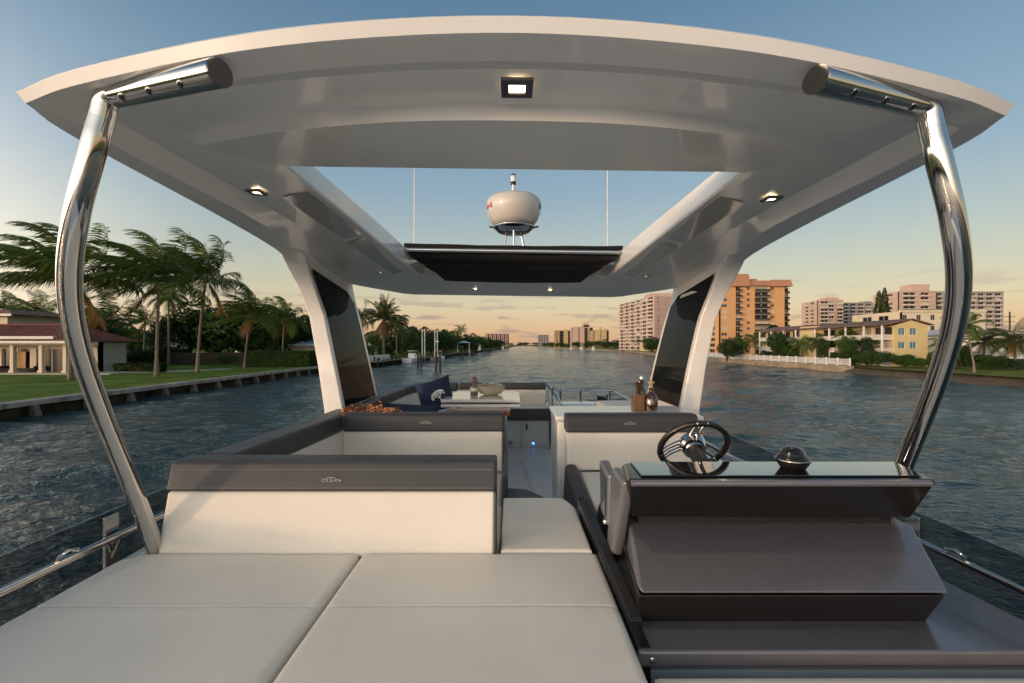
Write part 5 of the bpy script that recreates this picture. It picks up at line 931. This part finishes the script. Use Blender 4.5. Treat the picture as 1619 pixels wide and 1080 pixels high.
# ------------------------------------------------------------------ hardtop
ROLL = Matrix.Translation(E_(0,0,.85)) @ Matrix.Rotation(R(.74),4,'Y') @ Matrix.Translation(-E_(0,0,.85)) @ Matrix.Translation((.012,0,0))
SUB = 5
def crown(x): return -.074*x*x
LP = [
 # L0 upper outer edge
 [(0,1.385,1.0),(-.45,1.392,.985),(-.9,1.41,.940),(-1.40,1.440,.852),(-1.612,1.47,.795), (-1.68,1.76,.795),(-1.81,2.8,.80),(-1.955,3.7,.80),(-2.08,4.4,.77),(-1.97,5.3,.735),(-1.54,6.35,.73),(-1.42,6.46,.73),(-.7,6.48,.73),(0,6.48,.73)],
 [(0,1.405,.962),(-.45,1.412,.947),(-.9,1.425,.902),(-1.40,1.458,.815),(-1.60,1.487,.768), (-1.67,1.76,.762),(-1.80,2.8,.762),(-1.94,3.7,.757),(-2.05,4.4,.70),(-1.93,5.3,.69),(-1.52,6.35,.69),(-1.40,6.45,.69),(-.7,6.46,.69),(0,6.46,.69)],
 [(0,1.545,.962),(-.45,1.548,.947),(-.9,1.555,.903),(-1.3,1.565,.840),(-1.545,1.58,.768), (-1.59,1.9,.765),(-1.62,2.8,.763),(-1.76,3.7,.757),(-1.92,4.4,.705),(-1.84,5.25,.69),(-1.46,6.2,.69),(-1.38,6.28,.69),(-.7,6.3,.69),(0,6.3,.69)],
 [(0,1.548,.992),(-.45,1.551,.977),(-.9,1.558,.933),(-1.3,1.568,.868),(-1.51,1.60,.825), (-1.515,1.9,.83),(-1.51,2.8,.825),(-1.57,3.7,.815),(-1.60,4.4,.77),(-1.55,5.2,.757),(-1.33,5.93,.748),(-1.28,6.0,.748),(-.7,6.0,.748),(0,6.0,.748)],
 [(0,1.576,.992),(-.45,1.579,.977),(-.9,1.586,.933),(-1.28,1.596,.870),(-1.485,1.618,.826), (-1.495,1.9,.831),(-1.49,2.8,.826),(-1.55,3.7,.815),(-1.59,4.4,.77),(-1.54,5.2,.758),(-1.325,5.92,.749),(-1.275,5.99,.749),(-.7,5.99,.749),(0,5.99,.749)],
 [(0,1.580,.956),(-.45,1.583,.942),(-.9,1.590,.900),(-1.27,1.600,.851),(-1.475,1.627,.827), (-1.485,1.9,.832),(-1.48,2.8,.827),(-1.54,3.7,.815),(-1.58,4.4,.77),(-1.53,5.2,.759),(-1.32,5.91,.75),(-1.27,5.98,.75),(-.7,5.98,.75),(0,5.98,.75)],
 [(0,1.748,.923),(-.45,1.76,.917),(-.9,1.81,.898),(-1.2,1.87,.878),(-1.385,1.91,.862), (-1.375,2.3,.852),(-1.37,2.9,.842),(-1.362,3.7,.822),(-1.355,4.4,.80),(-1.35,5.2,.783),(-1.33,5.60,.775),(-1.25,5.65,.775),(-.7,5.65,.775),(0,5.65,.775)],
 [(0,1.760,.866),(-.45,1.773,.862),(-.9,1.830,.849),(-1.18,1.895,.838),(-1.35,1.945,.829), (-1.362,2.3,.838),(-1.360,2.9,.828),(-1.352,3.7,.808),(-1.345,4.4,.786),(-1.34,5.2,.769),(-1.32,5.58,.760),(-1.24,5.63,.760),(-.7,5.63,.760),(0,5.63,.760)],
 [(0,2.285,.880),(-.45,2.285,.880),(-.9,2.285,.880),(-1.1,2.285,.880),(-1.157,2.30,.880), (-1.155,2.6,.875),(-1.15,3.1,.865),(-1.14,3.8,.845),(-1.13,4.5,.825),(-1.118,5.1,.808),(-1.105,5.33,.80),(-1.05,5.36,.80),(-.6,5.36,.80),(0,5.36,.80)],
 [(0,2.295,.892),(-.45,2.295,.892),(-.9,2.295,.892),(-1.1,2.295,.892),(-1.147,2.31,.892), (-1.145,2.6,.887),(-1.14,3.1,.877),(-1.13,3.8,.857),(-1.12,4.5,.837),(-1.108,5.1,.82),(-1.095,5.32,.812),(-1.04,5.35,.812),(-.6,5.35,.812),(0,5.35,.812)],
 [(0,2.295,1.03),(-.45,2.295,1.02),(-.9,2.295,1.01),(-1.1,2.295,1.0),(-1.147,2.31,1.0), (-1.145,2.6,1.0),(-1.14,3.1,1.0),(-1.13,3.8,1.0),(-1.12,4.5,.99),(-1.108,5.1,.97),(-1.095,5.32,.96),(-1.04,5.35,.96),(-.6,5.35,.97),(0,5.35,.97)],
 [(0,1.50,1.035),(-.45,1.50,1.02),(-.9,1.52,.972),(-1.3,1.54,.905),(-1.50,1.60,.842), (-1.60,1.9,.84),(-1.70,2.8,.85),(-1.84,3.7,.85),(-1.95,4.4,.825),(-1.86,5.3,.79),(-1.48,6.25,.775),(-1.38,6.36,.775),(-.7,6.38,.78),(0,6.38,.78)],
 [(0,1.40,1.012),(-.45,1.405,.997),(-.9,1.42,.952),(-1.40,1.453,.864),(-1.60,1.485,.808), (-1.668,1.76,.807),(-1.795,2.8,.812),(-1.94,3.7,.812),(-2.06,4.4,.782),(-1.955,5.3,.747),(-1.53,6.34,.742),(-1.41,6.45,.742),(-.7,6.47,.742),(0,6.47,.742)],
]
def loop_pts(K):
    K = [Vector(k) for k in K]; mir = lambda p: Vector((-p.x,p.y,p.z)); nf = 5
    front = catmull([mir(K[i]) for i in (4,3,2,1)]+[K[i] for i in (0,1,2,3,4)], SUB)      # right tip .. left tip
    side = catmull(K[4:11], SUB); rear = catmull(K[10:12], 3)+catmull([K[11],K[12],K[13],mir(K[12]),mir(K[11])], SUB)[1:]
    rs = [mir(p) for p in side[::-1]]; rrr = [mir(p) for p in rear[:4][::-1]]
    L_ = front[:-1]+side[:-1]+rear[:-1]+rrr[:-1]+rs[:-1]
    return L_
loops = [loop_pts(K) for K in LP]; nL = len(loops[0])
ht = thing('hardtop', 'curved white hardtop with open roof hatch on two broad side pillars', 'hardtop', E_(0,3.5,.8))
def bow(p):
    "the leading edge sweeps forward amidships"
    f = max(0, min(1, (2.35-p.y)/.85)); f = f*f*(3-2*f); k = 1-.15*(1-min(1, abs(p.x)/1.62)**3)*f; return p*k
HV = [ROLL @ E_(*bow(p)) for L_ in loops for p in L_]
mb = MB(); mb.add(HV, [[i*nL+k, i*nL+(k+1)%nL, ((i+1)%len(loops))*nL+(k+1)%nL, ((i+1)%len(loops))*nL+k] for i in range(len(loops)) for k in range(nL)])
o = mb.build('roof_shell', gel, ht, 24)
print('loop', nL)
# pillars
pil_edge = pm('pillar_gelcoat', (.82,.79,.76), .3, coat=.5, var=.015)
for sx in (-1,1):
    S = [ # rows: outer-front, inner-front, inner-aft, outer-aft
     [(-1.755,4.26,-.95),(-1.575,4.28,-.95),(-1.575,5.45,-.95),(-1.755,5.45,-.95)],
     [(-1.755,4.25,-.62),(-1.575,4.25,-.62),(-1.575,5.36,-.62),(-1.755,5.36,-.62)],
     [(-1.825,4.27,-.2),(-1.665,4.27,-.2),(-1.675,5.38,-.2),(-1.83,5.38,-.2)],
     [(-1.905,4.26,.25),(-1.765,4.28,.25),(-1.79,5.40,.25),(-1.92,5.40,.25)],
     [(-1.965,4.16,.50),(-1.835,4.22,.50),(-1.865,5.42,.50),(-1.985,5.42,.50)],
     [(-1.985,4.02,.64),(-1.845,4.12,.64),(-1.905,5.44,.64),(-2.02,5.44,.64)],
     [(-1.955,3.84,.728),(-1.80,3.96,.725),(-1.92,5.46,.70),(-2.03,5.46,.70)],
     [(-1.885,3.45,.778),(-1.72,3.55,.778),(-1.88,5.5,.735),(-2.0,5.5,.735)]]
    V = []
    for r_ in S:
        for q in r_:
            p = E_(-sx*q[0] if sx > 0 else q[0], q[1], q[2]); k = max(0, min(1, (q[2]+.62)/1.2)); V.append(p.lerp(ROLL @ p, k))
    F = [[i*4+k,i*4+(k+1)%4,(i+1)*4+(k+1)%4,(i+1)*4+k] for i in range(len(S)-1) for k in range(4)]+[[3,2,1,0],[28,29,30,31]]
    if sx > 0: F = [f[::-1] for f in F]
    p_ = MB().add(V,F).build('pillar', pil_edge, ht, bevel=.015, bseg=3)
    # dark glass on the inner face
    def inner(s, q):
        a = V[1*4+1].lerp(V[1*4+2], s); rows = [1,2,3,4,5,6]; zt_ = [-.62,-.2,.25,.5,.64,.715]; z = -.62+q*(.70+.62)
        for i in range(5):
            if z <= zt_[i+1] or i == 4:
                f = (z-zt_[i])/(zt_[i+1]-zt_[i]); return V[rows[i]*4+1].lerp(V[rows[i]*4+2], s).lerp(V[rows[i+1]*4+1].lerp(V[rows[i+1]*4+2], s), f)
    G = []; n_ = 10
    for j in range(n_+1):
        q = .02+.955*j/n_
        for s in (.06, .92):
            p = inner(s if j < n_ else (s if s < .5 else .78), q if s < .5 else q*.93); p = p+Vector((-sx*.004,0,0)); G.append(p)
    Fg = [[2*j,2*j+1,2*j+3,2*j+2] for j in range(n_)]; Gi = [p+Vector((sx*.02,0,0)) for p in G]; nn = len(G)
    Fg2 = [[a+nn for a in f][::-1] for f in Fg]; 
    MB().add(G+Gi, Fg+Fg2).build('dark_pane', dark_glass, p_)
# dark glossy speaker panels along the hatch (the reflective lower strips) and hatch lights
spk = pm('smoked_panel', (.50,.48,.46), .14, coat=.8, var=.03)
for sx in (-1,1):
    for (ya, yb_) in ((2.62,3.55),(3.66,5.05)):
        V = []
        for y in np.linspace(ya,yb_,6):
            za = .8735-(y-2.6)*.0272; zb = .833-(y-2.6)*.0272; V += [ROLL@E_(sx*1.185,y,za-.004-.0),ROLL@E_(sx*1.33,y,zb-.004)]
        F = [[2*i,2*i+1,2*i+3,2*i+2][::sx] for i in range(5)]; MB().add(V,F).build('side_panel', spk, ht)
lens = emit('warm_lamp_lens', (1,.80,.52), 5)
def downlight(c, sz, tiltx=0, name='downlight'):
    Mx = ROLL @ Matrix.Translation(E_(*c)) @ Matrix.Rotation(tiltx,4,'X'); mb = MB(); s = sz/2; i_ = s*.52
    mb.add([(-s,-s,0),(s,-s,0),(s,s,0),(-s,s,0),(-i_,-i_,0),(i_,-i_,0),(i_,i_,0),(-i_,i_,0),(-s,-s,.012),(s,-s,.012),(s,s,.012),(-s,s,.012)],[[4,5,1,0],[5,6,2,1],[6,7,3,2],[7,4,0,3],[0,1,9,8],[1,2,10,9],[2,3,11,10],[3,0,8,11]]); mb.move(Mx); o = mb.build(name, chrome_dk, ht)
    MB().add([(-i_,-i_,.006),(i_,-i_,.006),(i_,i_,.006),(-i_,i_,.006)],[[3,2,1,0]]).move(Mx).build('lamp_lens', lens, o); return o
_d = bow(Vector((.005,1.655,.934))); downlight((_d.x,_d.y,_d.z-.007), .10, .02)
for sx in (-1,1):
    downlight((sx*1.43,2.53,.822), .085); downlight((sx*1.46,4.97,.766), .08); downlight((sx*.50,6.10,.718), .08)
# lamp light from the centre downlight
ld = bpy.data.lights.new('downlight_glow','SPOT'); lo_ = bpy.data.objects.new('downlight_glow', ld); C.objects.link(lo_); ld.energy = 12; ld.color = (1,.84,.6); ld.spot_size = R(120); ld.shadow_soft_size = .03; lo_.location = ROLL@E_(_d.x,_d.y,_d.z-.03)
for k_, (x_, y_, z_, e_) in enumerate(((-1.43,2.53,.80,5),(1.43,2.53,.80,5),(-1.46,4.97,.74,4),(1.46,4.97,.74,4),(-.5,6.10,.69,2),(.5,6.10,.69,2))):
    l2 = bpy.data.lights.new('downlight_glow','SPOT'); o2 = bpy.data.objects.new('downlight_glow', l2); C.objects.link(o2); l2.energy = e_; l2.color = (1,.84,.6); l2.spot_size = R(130); l2.spot_blend = .6; l2.shadow_soft_size = .03; o2.location = ROLL@E_(x_,y_,z_)
# retracted fabric roof
t = thing('canvas_sunroof', 'black canvas sunroof folded back in the roof hatch behind a silver bar', 'sunroof', E_(0,4.9,.9))
def strip(rows, name, mt, parent, sm=60):
    V = []; 
    for x0_,x1_,y,z in rows: V += [ROLL@E_(x0_+(x1_-x0_)*k/12, y+.012*math.sin(k*1.9), z-.012*math.sin(math.pi*k/12)) for k in range(13)]
    n = len(rows); F = [[i*13+k,i*13+k+1,(i+1)*13+k+1,(i+1)*13+k] for i in range(n-1) for k in range(12)]; return MB().add(V,F).build(name, mt, parent, sm)
strip([(-1.13,1.13,4.72,.99),(-1.13,1.13,4.69,1.03),(-1.13,1.13,4.75,1.045),(-1.13,1.13,5.3,1.05),(-1.13,1.13,5.36,.985)],'upper_fold', fabric_black, t)
strip([(-1.11,1.11,4.74,.965),(-1.07,1.07,4.76,.90),(-1.0,1.0,4.9,.865),(-.93,.93,5.05,.84),(-.87,.87,5.22,.80),(-.82,.82,5.4,.765),(-.80,.80,5.45,.775)],'hanging_fold', fabric_black, t)
strip([(-.99,.99,4.86,.868),(-.94,.94,4.93,.82),(-.86,.86,5.12,.79),(-.80,.80,5.35,.742),(-.78,.78,5.44,.75)],'lower_fold', fabric_black, t)
MB().tube([ROLL@E_(-1.10,4.70,.965),ROLL@E_(1.10,4.70,.965)],.022,12).build('front_bar', pm('satin_aluminium',(.55,.55,.55),.3,metal=.9,var=.02), t, 60)
# antennas
for i, (x, lb) in enumerate(((-1.2,'slim white whip antenna on the left of the hardtop'),(1.175,'slim white whip antenna on the right of the hardtop'))):
    t = thing('whip_antenna', lb, 'antenna', E_(x,5.6,.8), 'whip antennas on the hardtop'); MB().tube([E_(x,5.6,.82),E_(x,5.6,1.4),E_(x,5.6,2.49-.03*i)],[.009,.007,.005],8).build('whip', white_p, t, 60)
    MB().lathe([(.03,0),(.03,.03),(.018,.08)],E_(x,5.6,.80),12).build('base', black_rub, t, 60); MB().tube([E_(x-.018,5.6,2.475-.03*i),E_(x+.018,5.6,2.475-.03*i)],.008,6).build('tip', black_rub, t, 60)
# radar
t = thing('radar_dome', 'white radar dome on a chrome tripod with a clear anchor light on top', 'radar', E_(.02,5.7,.8)); cx = .022
MB().lathe([(.19,1.475),(.255,1.495),(.30,1.55),(.327,1.63),(.3425,1.70),(.3425,1.745),(.33,1.795),(.295,1.83),(.18,1.858),(.0,1.868)],E_(cx,5.7,0),48).build('dome', pm('radar_gelcoat', (.56,.53,.49), .35, coat=.3, var=.03), t, 40)
MB().lathe([(.12,1.385),(.19,1.40),(.245,1.45),(.25,1.474),(.2,1.476)],E_(cx,5.7,0),36).build('base_plate', chrome_dk, t, 50); MB().lathe([(.251,1.452),(.258,1.458),(.258,1.468),(.251,1.474)],E_(cx,5.7,0),36).build('ring', chrome, t, 50)
for sx in (-1,1): MB().tube([E_(cx+sx*.235,5.6,1.44),E_(cx+sx*.30,5.56,1.44)],.012,6).build('clip', chrome_dk, t)
for a in (0,1,2): x = cx+(-.13,.0,.13)[a]; y_ = (5.66,5.5,5.66)[a]; MB().tube([E_(x*.7+cx*.3,y_+.05,1.40),E_(x*1.5,y_,.80)],.016,8).build('leg', chrome, t, 60)
MB().tube([E_(cx-.005,5.7,1.86),E_(cx-.005,5.7,2.02)],.02,10).build('light_mast', white_p, t, 60)
al = MB().lathe([(.032,2.0),(.034,2.03),(.03,2.035)],E_(cx-.005,5.7,0),14).build('anchor_light', black_rub, t, 60); MB().lathe([(.034,2.036),(.036,2.09),(.032,2.11),(.02,2.115)],E_(cx-.005,5.7,0),16).build('light_lens', pm('frosted_lens',(.8,.78,.72),.15,coat=1), al, 60); MB().lathe([(.03,2.116),(.03,2.13),(.012,2.135)],E_(cx-.005,5.7,0),14).build('light_cap', black_rub, al, 60)
red = pm('red_dome_print', (.45,.03,.03), .4); blk = pm('black_dome_print', (.03,.03,.03), .4)
def dome_mark(a0, a1, z0, z1, mt, nm):
    mb = MB(); n = 4
    for i in range(n):
        b0 = a0+(a1-a0)*i/n; b1 = a0+(a1-a0)*(i+1)/n; r_ = .3445
        mb.add([E_(cx+r_*math.cos(b0),5.7+r_*math.sin(b0),z0),E_(cx+r_*math.cos(b1),5.7+r_*math.sin(b1),z0),E_(cx+r_*math.cos(b1),5.7+r_*math.sin(b1),z1),E_(cx+r_*math.cos(b0),5.7+r_*math.sin(b0),z1)],[[0,1,2,3]])
    mb.build(nm, mt, t)
for k in range(3): dome_mark(R(196+k*9), R(201+k*9), 1.66+.012*(k%2), 1.72-.01*(k%2), red, 'logo_mark')
for k in range(2): dome_mark(R(335+k*9), R(340+k*9), 1.66, 1.73, blk, 'logo_mark')
dome_mark(R(350), R(356), 1.60, 1.65, red, 'logo_mark')
# chrome support poles
PL = [(164,168,1.438),(159,186,1.438),(143,250,1.43),(121,340,1.44),(110,425,1.49),(115,500,1.56),(134,575,1.65),(163,655,1.75),(206,762,1.88),(240,850,1.98),(252,895,2.02)]
for sx in (-1,1):
    t = thing('support_pole', 'curved polished steel pole bolted under the %s front corner of the hardtop' % ('left' if sx < 0 else 'right'), 'support pole', E_(sx*1.53,2.0,-.95), 'curved steel poles holding up the hardtop')
    def q(u, v, Y_):
        p = P(u, v, Y_); p.x = p.x if sx < 0 else -p.x+.012; k = max(0, min(1, (p.z-EYE)/.8)); return p.lerp(ROLL @ p, k)
    pts = catmull([q(*a) for a in PL[1:]], 6); bend = [q(176,160,1.466), q(168,161,1.463)]
    m0 = q(342,121,1.25); d0 = Vector(); m1 = q(180,158.5,1.435); curve = [m1.lerp(m0,.12)]+catmull([q(186,157.5,1.434), q(172,160.5,1.437), q(163,168,1.438), q(159.5,184,1.438), q(156,200,1.437)], 5)
    MB().tube(curve[:-1]+pts[3:], [.0345]*(len(curve)-1)+[.0345-.003*min(1,i/len(pts)) for i in range(len(pts)-3)], 28).build('pole_tube', chrome, t, 60)
    MB().tube([m0+d0*.004, m1], [.0378,.0350], 32).build('mount_tube', chrome, t, 50)
    d = (m1-m0).normalized(); MB().tube([m0-d*.004, m0+d*.002], .0365, 32).build('end_cap', chrome_dk, t, 30)  # the cap's dark reflection is put into its colour as darker chrome
    for f in (.28,.58,.86):
        c_ = m0.lerp(m1, f)+Vector((0,-.0255,-.0265)); nrm = Vector((0,-.69,-.72)); MB().tube([c_-nrm*.004,c_+nrm*.003,c_+nrm*.006],[.0115,.0115,.008],12).build('bolt', chrome_dk, t, 30); MB().tube([c_+nrm*.0062,c_+nrm*.0066],.0055,6).build('bolt_socket', black_rub, t)
    MB().lathe([(.07,0),(.07,.012),(.045,.02)],E_(sx*1.535,2.06,-1.02),20).build('foot_flange', chrome, t, 40)
